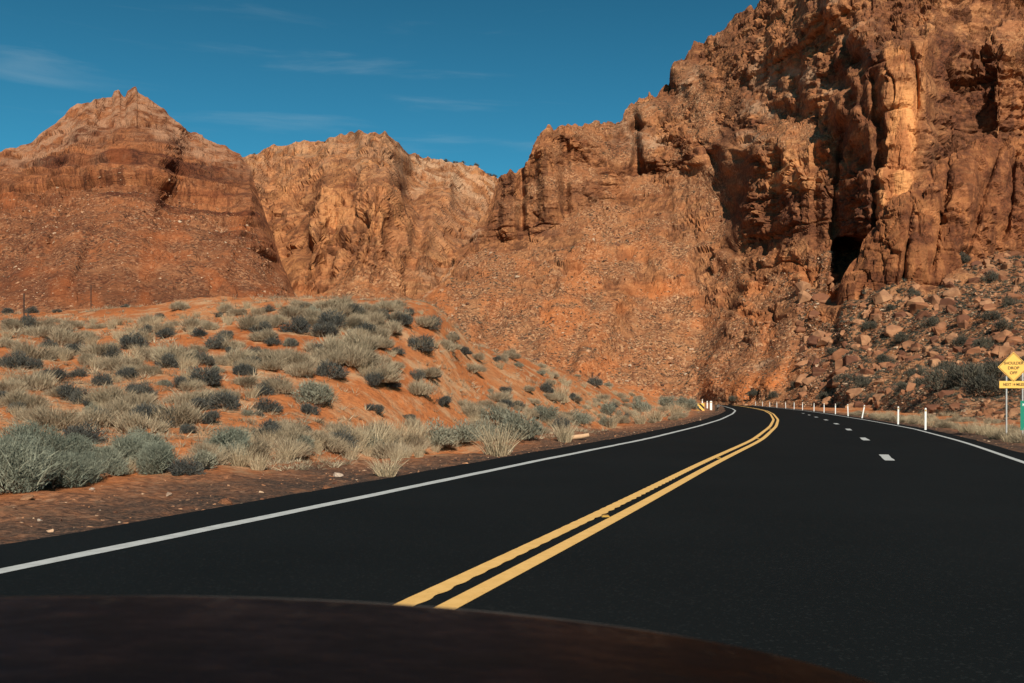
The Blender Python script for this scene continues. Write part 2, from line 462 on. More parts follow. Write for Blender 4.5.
def build_hill(name, label, table, x0, x1, dx, counts, cliff_fn, feat_fn, mask_fn, disp_fn, mat, back=(60, 260), jag=2.0):
    xs = np.arange(x0, x1 + dx, dx)
    y, Y, rid = interp_knots(table, xs, counts)
    wtop = sstep(rid[-1] - 0.9, rid[-1], rid)[:, None]
    y = y + wtop * jag * (0.8 * fbm(xs / 9, xs * 0, xs * 0, 3, 17) + 0.7 * (np.floor(2.5 * vnoise(xs / 5.0, xs * 0, xs * 0, 19)) / 2.5))[None]
    # soften knots a little along the rows
    for _ in range(3):
        Y[1:-1] = 0.25 * Y[:-2] + 0.5 * Y[1:-1] + 0.25 * Y[2:]
    x = np.broadcast_to(xs, y.shape)
    Y = Y + feat_fn(x, y)
    P = np.stack([(x - 512) / F * Y, Y, CAMH + (HZ - y) / F * Y], -1)
    # back of the mountain, then down into the ground; buried toe in front
    top = P[-1]
    ray = top.copy(); ray[:, 2] = 0; ray /= np.linalg.norm(ray, axis=1)[:, None]
    extra = []
    for k in (0.06, 0.14, 0.3, 0.55, 0.8, 1.0):
        q = top + ray * back[0] * (0.3 + k * 3)
        q[:, 2] = top[:, 2] * (1 - k) - 4 * k
        if k < 0.2: q[:, 2] = top[:, 2] * (1 - k * 0.5)
        extra.append(q)
    toe = P[0].copy(); tr = toe.copy(); tr[:, 2] = 0; tr /= np.linalg.norm(tr, axis=1)[:, None]
    toe = toe - tr * 8; toe[:, 2] = np.minimum(toe[:, 2] - 5, -3)
    nfront = len(P)
    P = np.concatenate([toe[None], P, np.array(extra)], 0)
    xx = np.concatenate([x[:1], x, np.repeat(x[-1:], len(extra), 0)]); yy = np.concatenate([y[:1], y, np.repeat(y[-1:], len(extra), 0)])
    rr = np.concatenate([rid[:1], rid, np.full(len(extra), rid[-1])])[:, None] * np.ones_like(xx)
    # normals of the smooth base
    du = np.gradient(P, axis=1); dv = np.gradient(P, axis=0)
    N = np.cross(du, dv); N /= np.linalg.norm(N, axis=2)[..., None] + 1e-9
    flip = np.sign((N * P).sum(2)); N = -N * np.where(flip == 0, 1, flip)[..., None]
    N[-len(extra):] = [0, 0, 1]
    for _ in range(45):
        N[:, 1:-1] = 0.25 * N[:, :-2] + 0.5 * N[:, 1:-1] + 0.25 * N[:, 2:]
        N[1:-1] = 0.25 * N[:-2] + 0.5 * N[1:-1] + 0.25 * N[2:]
    N /= np.linalg.norm(N, axis=2)[..., None] + 1e-9
    cl = cliff_fn(xx, yy, rr)
    masks = mask_fn(xx, yy, rr, P)
    cl = np.clip(cl + masks.get('cliff_add', 0), 0, 1)
    D = disp_fn(P, xx, yy, rr, cl, masks)
    pitch = P[..., 1] / F * dx
    st_ = np.maximum(np.linalg.norm(np.gradient(P, axis=1), axis=2), 0.7 * np.linalg.norm(np.gradient(P, axis=0), axis=2)) / pitch
    for _ in range(3):
        st_[:, 1:-1] = np.maximum(st_[:, 1:-1], 0.5 * (st_[:, :-2] + st_[:, 2:]))
    damp = 1 / (1 + (st_ / 3.0) ** 3)
    D = D * damp + (1 - damp) * _blur(D, 9)
    P = P + N * D[..., None]
    at = {'cliff': ('POINT', cl)}
    for k in ('pale', 'red', 'scar', 'blk', 'band'):
        at[k] = ('POINT', masks.get(k, np.zeros_like(cl)))
    nr, nc = xx.shape
    me = np_mesh(name, P.reshape(-1, 3), grid_faces(nr, nc), [mat], smooth=False, attrs=at)
    o = obj(name, me)
    tag(o, label, 'mountain', kind='structure')
    return o, P, xx, yy, rr, cl, nfront

def brick(u, v, z, w, h, seed, groove=0.06):
    """bedded, jointed rock: beds of uneven thickness cut by joints; returns block random, bed random, groove depth 0..1"""
    zz = z / h; zz = zz + 0.38 * vnoise(zz * 0.55, zz * 0, zz * 0, seed)
    iz = np.floor(zz); fz = zz - iz
    hb = _hash(iz, iz * 0, iz * 0, seed + 1) / 4294967295.0
    uu = u / w * (0.7 + 0.7 * hb) + hb * 7.3
    uu = uu + 0.35 * vnoise(uu * 0.6, iz * 3.7, uu * 0, seed + 2)
    iu = np.floor(uu); fu = uu - iu
    hv = _hash(iu, iz, np.floor(v / (w * 2.2)), seed + 3) / 4294967295.0
    tilt = (_hash(iu, iz, iz * 0 + 5, seed + 4) / 4294967295.0 - 0.5) * (fu - 0.5) + (_hash(iu, iz, iz * 0 + 9, seed + 4) / 4294967295.0 - 0.5) * (fz - 0.5)
    e = np.minimum(np.minimum(fu, 1 - fu) * w, np.minimum(fz, 1 - fz) * h * 1.3) / min(w, h)
    return hv, hb, 1 - sstep(0.0, groove, e), tilt

def rock_disp(P, cl, s, seed, m, strata=1.0, block=1.0, slope=1.0, tall=1.0, x=None):
    X, Y, Z = P[..., 0] / s, P[..., 1] / s, P[..., 2] / s
    U = x / F * np.median(P[..., 1]) / s                      # distance along the face
    w1 = fbm(X / 17, Y / 17, Z / 21, 3, seed + 60)
    w2 = fbm(X / 7, Y / 7, Z / 8, 3, seed + 61)
    zz = Z + 0.05 * U + 2.2 * w1 + 0.7 * w2
    uu = U + 3.5 * w1 + 1.6 * w2 + 0.10 * Z
    crumb = sstep(-0.3, 0.4, fbm(X / 26, Y / 26, Z / 26, 3, seed + 12))          # massive here, crumbled there
    a, ab, ag, at = brick(uu, Y, zz, 15, 30 * tall, seed)
    b, bb, bg, bt = brick(uu * 1.03 + 3, Y, zz, 6.0, 9.5 * tall, seed + 20)
    c, cb, cg, ct = brick(uu * 0.97 + 0.6 * w2, Y, zz + 0.5 * w2, 2.6, 3.1 * tall, seed + 40, 0.1)
    v1, v2, vc, vf = voro((X + 2 * w1) / 4.5, (Y + 2 * w2) / 4.5, Z / (6.5 * tall), seed + 1, facet=True)
    big = fbm(X / 40, Y / 40, Z / 60, 3, seed + 3)
    cliff = 2.0 * big + block * (3.0 * (a - 0.5) + 2.0 * at - 1.6 * ag + strata * 1.1 * (ab - 0.5))
    cliff = cliff + block * (0.5 + 0.6 * crumb) * (2.0 * (b - 0.5) + 1.6 * bt - 0.9 * bg + strata * 1.2 * (bb - 0.5) + 1.6 * vf + 1.0 * (vc - 0.5))
    cliff = cliff + block * (0.35 + 0.75 * crumb) * (0.9 * (c - 0.5) + 0.9 * ct - 0.35 * cg + strata * 0.5 * (cb - 0.5))
    cliff = cliff + 0.35 * fbm(X / 2.2, Y / 2.2, Z / 2.6, 3, seed + 13)
    m['blk'] = np.clip(0.30 * a + 0.40 * b + 0.30 * c, 0, 1)
    tal = slope * (3.0 * fbm(X / 34, Y / 34, Z / 34, 4, seed + 7) + 1.6 * ridged(X / 12, Y / 12, Z / 12, 3, seed + 8))
    d1, d2, dc, df = voro(X / 2.0, Y / 2.0, Z / 2.0, seed + 9, facet=True)
    e1, e2, ec, ef = voro(X / 0.9, Y / 0.9, Z / 0.9, seed + 10, facet=True)
    knob = sstep(0.05, 0.4, fbm(X / 20, Y / 20, Z / 20, 3, seed + 14))
    tal = tal + slope * (1.5 * np.clip(0.5 - d1, 0, 1) * (dc > 0.55) * dc + 0.5 * df * (dc > 0.3) + 0.7 * np.clip(0.5 - e1, 0, 1) * (ec > 0.5) + knob * (2.2 * (b - 0.35) + 1.4 * bt + 0.9 * (c - 0.5) + 0.5 * strata * (bb - 0.5)))
    return s * (cl * cliff + (1 - cl) * tal)

# ---- left butte
TA = {-260: [(350, 230), (285, 320), (235, 385), (205, 440)], -60: [(350, 240), (262, 345), (205, 420), (165, 480)],
      0: [(350, 240), (252, 352), (190, 430), (150, 490)], 30: [(350, 238), (246, 356), (180, 436), (139, 495)],
      60: [(350, 235), (240, 358), (168, 440), (119, 500)], 76: [(350, 233), (236, 358), (158, 440), (104, 505)],
      105: [(350, 231), (232, 358), (150, 440), (97, 510)], 112: [(350, 230), (230, 358), (148, 440), (97, 510)], 114: [(350, 230), (230, 358), (148, 440), (91, 510)], 119: [(350, 230), (230, 358), (148, 440), (90, 510)], 121: [(350, 230), (230, 358), (148, 440), (95, 510)], 125: [(350, 230), (230, 358), (148, 440), (95, 510)], 127: [(350, 230), (230, 358), (148, 440), (90, 510)], 131: [(350, 230), (230, 358), (148, 440), (89, 510)], 136: [(350, 230), (230, 358), (148, 440), (88, 510)], 138: [(350, 230), (230, 358), (148, 440), (94, 510)], 144: [(350, 230), (230, 358), (148, 440), (97, 510)], 
      165: [(350, 232), (232, 354), (160, 435), (110, 505)], 185: [(350, 236), (236, 352), (172, 428), (126, 500)], 215: [(350, 242), (245, 350), (185, 420), (140, 490)],
      240: [(350, 250), (252, 350), (195, 412), (152, 480)], 252: [(350, 255), (256, 350), (205, 405), (165, 470)], 264: [(350, 262), (264, 352), (228, 395), (203, 445)],
      278: [(350, 272), (280, 352), (258, 385), (243, 415)], 291: [(350, 290), (300, 350), (288, 368), (280, 385)], 310: [(352, 310), (335, 335), (330, 345), (326, 352)], 330: [(356, 320), (350, 330), (348, 335), (346, 340)]}
def a_cliff(x, y, r):
    n = fbm(x / 40, y / 18, x * 0, 3, 101)
    return np.clip(sstep(1.15, 1.9, r + 0.35 * n) * (0.45 + 0.5 * sstep(-0.2, 0.5, fbm(x / 30, y / 9, x * 0, 3, 103))) + 0.45 * sstep(2.3, 2.8, r), 0, 1)
def a_feat(x, y):
    n = vnoise(x / 34 + y / 60, y / 400, x * 0, 111)
    return 14 * n * sstep(330, 230, y) + 7 * vnoise(x / 19 + y / 50, y / 160, x * 0, 113) * sstep(330, 250, y)
def a_mask(x, y, r, P):
    pale = 1.0 * sstep(2.2, 2.6, r + 0.25 * fbm(x / 14, y / 9, x * 0, 3, 121)) + 0.35 * sstep(0.1, 0.6, fbm(x / 25, y / 8, x * 0, 3, 122)) * (1 - sstep(40, 20, x) * 0)
    pale = pale * (1 - sstep(145, 185, y))
    red = 0.45 * sstep(0.1, 0.7, fbm(x / 30, y / 20, x * 0, 3, 123)) * (1 - sstep(1.6, 2.2, r))
    led = a_led(P)
    ca = 0.75 * box(led, 0.28, 0.56, 0.06) * sstep(0.85, 1.5, r) * sstep(-0.3, 0.2, fbm(P[..., 0] / 50, P[..., 1] / 50, P[..., 2] / 18, 3, 135))
    return {'pale': np.clip(pale, 0, 1), 'red': np.clip(red, 0, 1), 'cliff_add': ca, 'band': a_band(P, r)}
def a_band(P, r):
    zz = P[..., 2] + 0.06 * P[..., 0] + 5 * vnoise(P[..., 0] / 60, P[..., 1] / 60, P[..., 2] * 0, 131)
    b = sstep(-0.1, 0.2, vnoise(zz * 0, zz * 0, zz / 8.0, 141)) * 1.0 + 0.6 * sstep(0.1, 0.4, vnoise(zz * 0 + 5, zz * 0, zz / 3.2, 142))
    brk = 0.3 + 0.7 * sstep(-0.5, 0.1, fbm(P[..., 0] / 45, P[..., 1] / 45, P[..., 2] / 16, 3, 143))
    return np.clip(b * brk * (0.35 + 0.65 * sstep(0.6, 1.3, r)) * (1 - 0.9 * sstep(2.35, 2.75, r)), 0, 1)
def a_led(P):
    zz = P[..., 2] + 0.06 * P[..., 0] + 5 * vnoise(P[..., 0] / 60, P[..., 1] / 60, P[..., 2] * 0, 131)
    return np.mod(zz / 15.0, 1.0)
def a_disp(P, x, y, r, cl, m):
    d = rock_disp(P, cl, 1.4, 130, m, strata=1.0, block=0.42, slope=0.75, tall=0.4, x=x)
    led = a_led(P)
    terr = (np.clip((led - 0.38) / 0.13, 0, 1) - led) * 7.0
    led2 = np.mod(led * 3.1 + 0.3, 1.0)
    terr = terr + (np.clip((led2 - 0.4) / 0.18, 0, 1) - led2) * 6.0
    amp = sstep(-0.35, 0.35, fbm(P[..., 0] / 50, P[..., 1] / 50, P[..., 2] / 18, 3, 135))
    return d + terr * sstep(0.85, 1.5, r) * (1 - 0.8 * sstep(2.1, 2.8, r)) * (0.35 + 0.65 * amp)

# ---- middle mountain with the dome
TB = {150: [(345, 430), (320, 470), (300, 500), (285, 530)], 205: [(345, 410), (300, 470), (230, 560), (185, 640)], 230: [(345, 400), (290, 475), (215, 580), (158, 670)],
      250: [(345, 385), (285, 465), (215, 560), (151, 670)], 262: [(345, 380), (285, 460), (212, 545), (149, 670)], 300: [(345, 370), (285, 445), (205, 525), (146, 655)], 322: [(345, 365), (285, 440), (200, 515), (138, 650)],
      350: [(345, 360), (286, 430), (198, 505), (131, 640)], 385: [(348, 352), (290, 420), (198, 495), (130, 620)], 400: [(350, 350), (290, 420), (204, 510), (141, 640)], 408: [(350, 352), (290, 425), (212, 520), (152, 650)],
      416: [(350, 356), (290, 430), (222, 532), (154, 662)], 440: [(350, 364), (287, 445), (225, 560), (161, 684)], 470: [(350, 368), (287, 460), (228, 585), (168, 705)], 500: [(350, 370), (287, 470), (230, 600), (174, 720)], 600: [(350, 370), (290, 480), (235, 620), (176, 740)]}
def b_cliff(x, y, r):
    n = fbm(x / 35, y / 25, x * 0, 3, 201)
    return np.clip(sstep(0.75, 1.25, r + 0.4 * n), 0, 1) * (0.75 + 0.25 * sstep(-0.3, 0.3, fbm(x / 22, y / 16, x * 0, 3, 203)))
def b_feat(x, y):
    f = 26 * vnoise(x / 30 + y / 90, y / 110, x * 0, 211) * sstep(320, 270, y) + 10 * vnoise(x / 11 + y / 60, y / 60, x * 0, 212) * sstep(320, 270, y)
    f = f - 7 * box(x, 318, 396, 26) * box(y, 120, 262, 40)
    f = f + 26 * np.exp(-((x - 410 - (y - 170) * 0.05) / 5.0) ** 2) * (1 - sstep(165, 215, y)) + 20 * sstep(404, 420, x) * (1 - sstep(180, 260, y))
    f = f + 18 * np.exp(-((x - 268 + (y - 200) * 0.1) / 7.0) ** 2) * box(y, 150, 260, 15)
    return f
def b_mask(x, y, r, P):
    pale = sstep(2.35, 2.8, r + 0.3 * fbm(x / 18, y / 10, x * 0, 3, 221)) * (0.45 + 0.55 * sstep(405, 420, x)) + 0.55 * np.exp(-((x - 500) / 60) ** 2) * sstep(262, 225, y)
    pale = pale + 0.9 * np.exp(-((x - 432) / 16) ** 2 - ((y - 272) / 8) ** 2)
    red = 0.5 * sstep(0.0, 0.6, fbm(x / 35, y / 28, x * 0, 3, 223)) * sstep(1.3, 0.8, r)
    return {'pale': np.clip(pale, 0, 1), 'red': np.clip(red, 0, 1), 'scar': 0.25 * sstep(0.1, 0.6, fbm(x / 28, y / 30, x * 0, 3, 224)) * sstep(0.9, 1.3, r)}
def b_disp(P, x, y, r, cl, m):
    return rock_disp(P, cl, 1.6, 230, m, strata=1.0, block=1.15, slope=0.8, x=x)

# ---- right-hand cliff and its rubble slope
TC = {370: [(352, 300), (348, 320), (345, 340), (344, 345), (343, 350), (342, 355), (341, 360)],
      415: [(348, 290), (332, 330), (313, 390), (311, 395), (309, 400), (307, 410), (305, 420)],
      450: [(350, 285), (314, 345), (274, 430), (271, 436), (269, 442), (267, 448), (264, 455)],
      484: [(360, 285), (304, 355), (247, 455), (228, 459), (224, 464), (220, 468), (216, 474)],
      492: [(362, 285), (303, 355), (244, 455), (212, 459), (206, 464), (197, 468), (190, 474)],
      499: [(364, 285), (302, 353), (243, 455), (206, 459), (196, 465), (182, 470), (175, 480)],
      515: [(368, 287), (304, 352), (240, 450), (205, 455), (196, 462), (179, 468), (171, 480)],
      533: [(372, 288), (305, 350), (238, 445), (195, 450), (184, 458), (158, 464), (150, 478)],
      548: [(376, 290), (308, 350), (234, 442), (184, 449), (172, 457), (137, 464), (128, 480)],
      562: [(380, 290), (310, 350), (224, 442), (180, 450), (170, 459), (134, 468), (126, 484)],
      580: [(384, 293), (313, 350), (212, 446), (182, 456), (172, 464), (142, 476), (130, 494)],
      600: [(390, 297), (326, 350), (204, 455), (178, 468), (165, 480), (138, 496), (125, 516)],
      620: [(396, 299), (332, 350), (198, 462), (170, 475), (157, 487), (132, 506), (121, 530)],
      640: [(402, 300), (340, 352), (190, 468), (160, 482), (146, 494), (116, 516), (102, 542)],
      668: [(405, 300), (346, 348), (176, 466), (144, 482), (126, 494), (98, 516), (84, 542)],
      676: [(405, 300), (347, 347), (172, 462), (138, 478), (120, 492), (88, 514), (68, 540)],
      700: [(404.5, 300), (352, 345), (180, 440), (138, 456), (116, 474), (68, 516), (44, 544)],
      722: [(406, 280), (350, 336.2), (205, 416), (146, 432), (128, 458), (60, 498), (29, 532)],
      740: [(407.7, 262), (345, 327.1), (238, 386), (150, 398), (135, 436), (50, 480), (14, 522)],
      790: [(408.5, 238), (331, 305), (233, 358), (132, 367), (115, 394), (30, 432), (-12, 476)],
      830: [(409.8, 206), (336, 277.8), (240, 338), (140, 346), (112, 356), (8, 384), (-40, 430)],
      850: [(411.5, 174), (343, 250.9), (245, 326), (90, 338), (70, 356), (0, 380), (-50, 426)],
      870: [(413, 152), (350, 244.15), (246, 313), (58, 325), (48, 341), (-5, 367), (-56, 415)],
      905: [(418, 112), (352, 230), (243, 307), (40, 319), (34, 332), (-25, 360), (-72, 406)],
      960: [(430, 66), (352, 203), (236, 312), (40, 324), (28, 341), (-40, 369), (-92, 410)],
      1024: [(438, 52), (346, 178), (226, 318), (55, 328), (38, 346), (-52, 370), (-112, 414)],
      1150: [(446, 44), (342, 160), (216, 325), (50, 333), (20, 353), (-80, 377), (-145, 420)],
      1400: [(448, 42), (338, 150), (212, 340), (45, 348), (10, 366), (-90, 392), (-160, 440)]}
def c_cliff(x, y, r):
    n = fbm(x / 30, y / 20, x * 0, 3, 301)
    lo = sstep(1.62, 2.0, r + 0.42 * n)
    loose = (1 - sstep(715, 745, x)) * sstep(535, 575, x)
    lo = lo * (1 - loose * 0.85 * (1 - sstep(-0.05, 0.22, fbm(x / 22, y / 10, x * 0, 3, 306))))
    bench = np.exp(-((r - 3.5) / 0.9) ** 4) * sstep(-0.25, 0.3, fbm(x / 32, y / 14, x * 0, 3, 303)) * 0.9 * (1 - sstep(850, 880, x))
    outc = 0.9 * sstep(0.12, 0.35, fbm(x / 26, y / 15, x * 0, 3, 304)) * sstep(460, 560, x) * box(r, 1.05, 1.9, 0.2) * (1 - 0.6 * sstep(830, 850, x))
    return np.clip(np.maximum(lo * (1 - bench), outc), 0, 1)
def c_feat(x, y):
    f = np.zeros_like(x)
    f = f - 8 * sstep(732, 750, x - (y - 190) * -0.22) * (1 - sstep(824, 844, x)) * sstep(125, 142, y) * (1 - sstep(225, 290, y))      # rounded buttress
    f = f - 5 * box(x, 778, 812, 5) * sstep(134, 148, y) * (1 - sstep(225, 280, y))
    f = f - 9 * box(x, 880, 930, 6) * box(y, 38, 240, 10)                                                   # scarred buttress
    f = f + 3.5 * np.exp(-((x - 913 - (y - 70) * 0.12) / 3.0) ** 2) * box(y, 40, 110, 6)                    # crack in it
    f = f + 2 * box(x, 938, 976, 10) * box(y, 20, 165, 18)                                                  # dark recess
    f = f + 7 * box(x, 884, 926, 8) * box(y, -30, 32, 7)
    f = f - 8 * box(x, 990, 1060, 9) * box(y, 20, 150, 14)
    f = f + 30 * box(x - (268 - y) * 0.25, 830, 872, 4) * box(y, 244, 304, 7)                                                 # shadowed cleft
    f = f + 12 * box(x, 632, 642, 3) * box(y, 118, 178, 8)
    f = f - 5 * box(x, 540, 560, 5) * box(y, 125, 222, 10) + 6 * np.exp(-((x - 566) / 4.) ** 2) * box(y, 130, 215, 6)
    f = f - 5 * box(x, 500, 516, 3) * box(y, 170, 240, 6) + 6 * np.exp(-((x - 522) / 3.) ** 2) * box(y, 165, 230, 6)
    f = f - 3 * box(x, 588, 622, 9) * sstep(140, 158, y) * (1 - sstep(200, 260, y))
    f = f + 2.5 * np.exp(-((x - 864) / 4.) ** 2) * box(y, 60, 215, 10) - 7 * box(x, 838, 874, 8) * box(y, 30, 236, 14)
    f = f + 3.5 * np.exp(-((x - 846 + (y - 100) * 0.10) / 3.) ** 2) * box(y, 110, 236, 10)
    # gullies and spurs running down the rubble
    g = sstep(240, 300, y) * (1 - sstep(380, 405, y))
    f = f + g * (9 * vnoise(x / 36 + y / 60, y / 200, x * 0, 311) + 5 * vnoise(x / 15 + y / 45, y / 120, x * 0, 312)) * np.clip((1000 - x) / 300, 0.25, 1)
    up = sstep(215, 150, y) * (1 - sstep(860, 890, x))
    f = f + up * (6 * vnoise(x / 30 - y / 40, y / 50, x * 0, 313) + 3 * vnoise(x / 12 - y / 25, y / 20, x * 0, 315))
    return f
def c_mask(x, y, r, P):
    scar = np.exp(-(((x - 902 + (y - 150) * 0.10) / 15) ** 4)) * box(y, 92, 214, 9) + 0.6 * box(x, 884, 926, 4) * box(y, 40, 92, 6) * sstep(-0.3, 0.4, fbm(x / 9, y / 20, x * 0, 3, 320))
    scar = scar + 0.5 * box(x, 770, 812, 10) * box(y, 138, 190, 8) * sstep(-0.4, 0.3, fbm(x / 12, y / 9, x * 0, 2, 327))
    pale = 0.75 * sstep(0.12, 0.5, fbm(x / 36, y / 18, x * 0, 3, 321)) * box(r, 3.1, 5.2, 0.3) * (1 - sstep(850, 900, x)) + 0.8 * np.exp(-((x - 765) / 16) ** 2 - ((y - 78) / 14) ** 2)
    pale = pale + 0.6 * np.exp(-((y - (382 - (x - 735) * 0.56)) / 2.2) ** 2) * box(x, 735, 805, 6)
    red = 0.5 * sstep(0.0, 0.5, fbm(x / 40, y / 16, x * 0, 3, 323)) * box(y, 285, 400, 16) * (1 - sstep(690, 740, x)) + 0.35 * sstep(0.1, 0.6, fbm(x / 22, y / 16, x * 0, 3, 329)) * sstep(1.95, 1.6, r) * (1 - sstep(820, 850, x))
    red = red + 0.75 * np.exp(-(((x - 762) / 30) ** 4) - (((y - 384 + (x - 762) * 0.25) / 11) ** 4))
    band = 0.75 * box(y, 190, 242, 10) * box(x, 728, 880, 12) + 0.8 * box(x, 932, 990, 10) * box(y, 40, 180, 20) + 0.55 * sstep(0.1, 0.45, fbm(x / 22, y / 34, x * 0, 3, 331)) * sstep(1.9, 2.3, r) + 0.6 * box(x, 836, 878, 8) * box(y, 40, 240, 20)  # varnish and dark bed, plus recess shade right of the scar put into colour
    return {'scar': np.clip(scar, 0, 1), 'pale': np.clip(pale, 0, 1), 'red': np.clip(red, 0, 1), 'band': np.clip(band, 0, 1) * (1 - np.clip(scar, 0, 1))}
def c_disp(P, x, y, r, cl, m):
    d = rock_disp(P, cl, 1.0, 330, m, strata=1.2, block=np.where(x < 735, 0.8, 1.05), slope=0.9, tall=0.5, x=x)
    near = np.clip(P[..., 1] / 130, 0.3, 1.0)
    d = d * np.where(r < 1.9, near, 1.0)
    d = d * (1 - 0.6 * np.clip(m['scar'], 0, 1))
    toe = sstep(0.0, 0.25, r)
    return d * toe

# ---- rock fin standing in front of the cliff
TD = {838: [(336, 288), (330, 288), (326, 289), (323, 290), (320, 291)],
      848: [(324, 284), (306, 282), (297, 283), (287, 284), (280, 288)],
      858: [(322, 282), (300, 280), (280, 282), (262, 285), (256, 290)],
      866: [(320, 281), (297, 279), (268, 281), (246, 285), (240, 291)],
      880: [(318, 279), (292, 276), (256, 280), (228, 285), (222, 293)],
      905: [(314, 278), (288, 274), (244, 279), (208, 286), (199, 296)],
      930: [(306, 278), (281, 274), (230, 280), (190, 287), (178, 299)],
      945: [(302, 280), (275, 276), (222, 282), (181, 289), (167, 302)],
      985: [(286, 290), (257, 286), (200, 292), (156, 299), (141, 313)],
      1024: [(270, 302), (239, 298), (186, 304), (147, 311), (133, 324)],
      1150: [(244, 310), (210, 306), (168, 312), (135, 320), (122, 334)],
      1400: [(240, 325), (205, 321), (160, 327), (128, 335), (115, 350)]}
def d_feat(x, y):
    f = 5.0 * np.exp(-((x - 940 + (y - 220) * 0.22) / 5.5) ** 2) * box(y, 165, 275, 10)
    f = f + 5.5 * np.exp(-((x - 978 + (y - 210) * 0.30) / 5.0) ** 2) * box(y, 150, 262, 10)
    f = f + 4.5 * np.exp(-((x - 908 + (y - 240) * 0.12) / 4.0) ** 2) * box(y, 205, 285, 8)
    f = f + 5 * np.exp(-((x - 1008 + (y - 200) * 0.1) / 5.0) ** 2) * box(y, 150, 240, 10)
    f = f - 3 * box(x, 890, 930, 12) * box(y, 205, 280, 12) - 3 * box(x, 950, 972, 6) * box(y, 165, 260, 12)
    return f
def d_disp(P, x, y, r, cl, m):
    d = rock_disp(P, cl, 1.0, 430, m, strata=0.7, block=0.8, slope=0.8, x=x)
    return d + 1.2 * fbm(P[..., 0] / 11, P[..., 1] / 11, P[..., 2] / 16, 2, 433)
def d_mask(x, y, r, P):
    return {'scar': 0.22 * sstep(0.0, 0.5, fbm(x / 20, y / 26, x * 0, 3, 421)), 'pale': 0 * x, 'red': 0 * x, 'band': 0.25 + 0.6 * sstep(0.0, 0.4, fbm(x / 18, y / 30, x * 0, 3, 423))}

# ------------------------------------------------------------------ road
def ribbon(name, d0, d1, y0, y1, z, mat, parent, step=0.5, wob=None):
    yy = np.arange(y0, y1 + 1e-6, step)
    a = np.full_like(yy, d0); b = np.full_like(yy, d1)
    if wob is not None: a = a + wob(yy, 0); b = b + wob(yy, 1)
    ax, ay = road_pt(yy, a); bx, by = road_pt(yy, b)
    n = len(yy)
    v = np.concatenate([np.stack([ax, ay, np.full(n, z)], -1), np.stack([bx, by, np.full(n, z)], -1)])
    i = np.arange(n - 1)
    f = np.stack([i, i + n, i + n + 1, i + 1], -1)
    return obj(name, np_mesh(name, v, f, [mat]), parent)

def build_road():
    yy = np.arange(-50, 400, 0.4)
    n = len(yy)
    rag = 0.05 * fbm(yy / 1.5, yy * 0, yy * 0, 3, 71); rag2 = 0.05 * fbm(yy / 1.5, yy * 0 + 9, yy * 0, 3, 73)
    prof = [(lambda: (D_L - 0.10 + rag, -0.16)), (lambda: (D_L + rag, 0.0)), (lambda: (np.zeros(n), 0.0)), (lambda: (D_R(yy) + rag2, 0.0)), (lambda: (D_R(yy) + 0.10 + rag2, -0.16))]
    V = []
    for p in prof:
        d, z = p(); X, Y = road_pt(yy, d); V.append(np.stack([X, Y, np.full(n, z)], -1))
    v = np.array(V)
    me = np_mesh('road', v.reshape(-1, 3), grid_faces(5, n)[:, ::-1], [M_ASPH])
    o = obj('road', me); tag(o, 'freshly surfaced black asphalt highway curving left towards the cliffs', 'road', kind='structure')
    # painted markings
    ribbon('edge_line', -3.96, -3.75, -40, 330, 0.005, M_WHITE, o, wob=lambda y, s: 0.012 * fbm(y / 0.9, y * 0 + s, y * 0, 2, 75))
    ribbon('edge_line', -0.075, 0.075, -40, 330, 0.005, M_WHITE, o, wob=lambda y, s: line_r(y))
    def scal(y, s):     # paint run into the rumble strip grooves, strongest near the car
        return (0.012 + 0.010 * s) * (1 + 0.8 * vnoise(y / 0.8, y * 0 + s, y * 0, 79)) * (np.abs(np.sin(y * PI / 0.36 + s * 0.6)) - 0.5) * (1 if s else -0.6)
    ribbon('centre_line', -0.24, -0.085, -40, 330, 0.005, M_YEL, o, step=0.06, wob=scal)
    ribbon('centre_line', 0.06, 0.22, -40, 330, 0.005, M_YEL, o)
    y = 24.3
    while y < 105:
        ribbon('lane_dash', -0.11, 0.11, y, y + 2.9, 0.005, M_WHITE, o, wob=lambda q, s: dash_d(q) + 0.02 * fbm(q * 2, q * 0 + s, q * 0, 2, 77)); y += 11.4
    # raised reflectors between the yellow lines
    y = 12.0
    while y < 60:
        X, Y = road_pt(y, -0.01)
        MB().prism([(-0.05, 0), (0.05, 0), (0.035, 0.018), (-0.035, 0.018)], -0.05, 0.05).build('road_reflector', M_REFL, o, loc=(float(X), float(Y), 0.0)); y += 12.0
    return o

def mat_asphalt():
    t = NT('fresh_asphalt', 0.92, 0.06); p = t.pos
    n = t.noise(p, 0.25, 4, 0.5)
    col = t.ramp(n, [(0.3, (0.0050, 0.0068, 0.0074)), (0.7, (0.0074, 0.0094, 0.0101))])
    ag = t.voro(p, 60.0, out='Color'); bw = t.n('ShaderNodeRGBToBW'); t.l(ag, bw.inputs[0])
    col = t.mix(t.rng(bw.outputs[0], 0.75, 0.9, 0, 0.2), col, (0.05, 0.053, 0.052))
    return t.done(col, t.bump(t.noise(p, 45, 3, 0.6), 0.4, 0.004))

def mat_paint(name, c, c2):
    t = NT(name, 0.7, 0.25); p = t.pos
    n = t.noise(p, 6.0, 6, 0.7)
    col = t.mix(t.rng(n, 0.35, 0.65), c, c2)
    chip = t.noise(p, 22.0, 5, 0.7)
    col = t.mix(t.rng(chip, 0.62, 0.72, 0, 0.6), col, (0.05, 0.05, 0.045))
    return t.done(col)

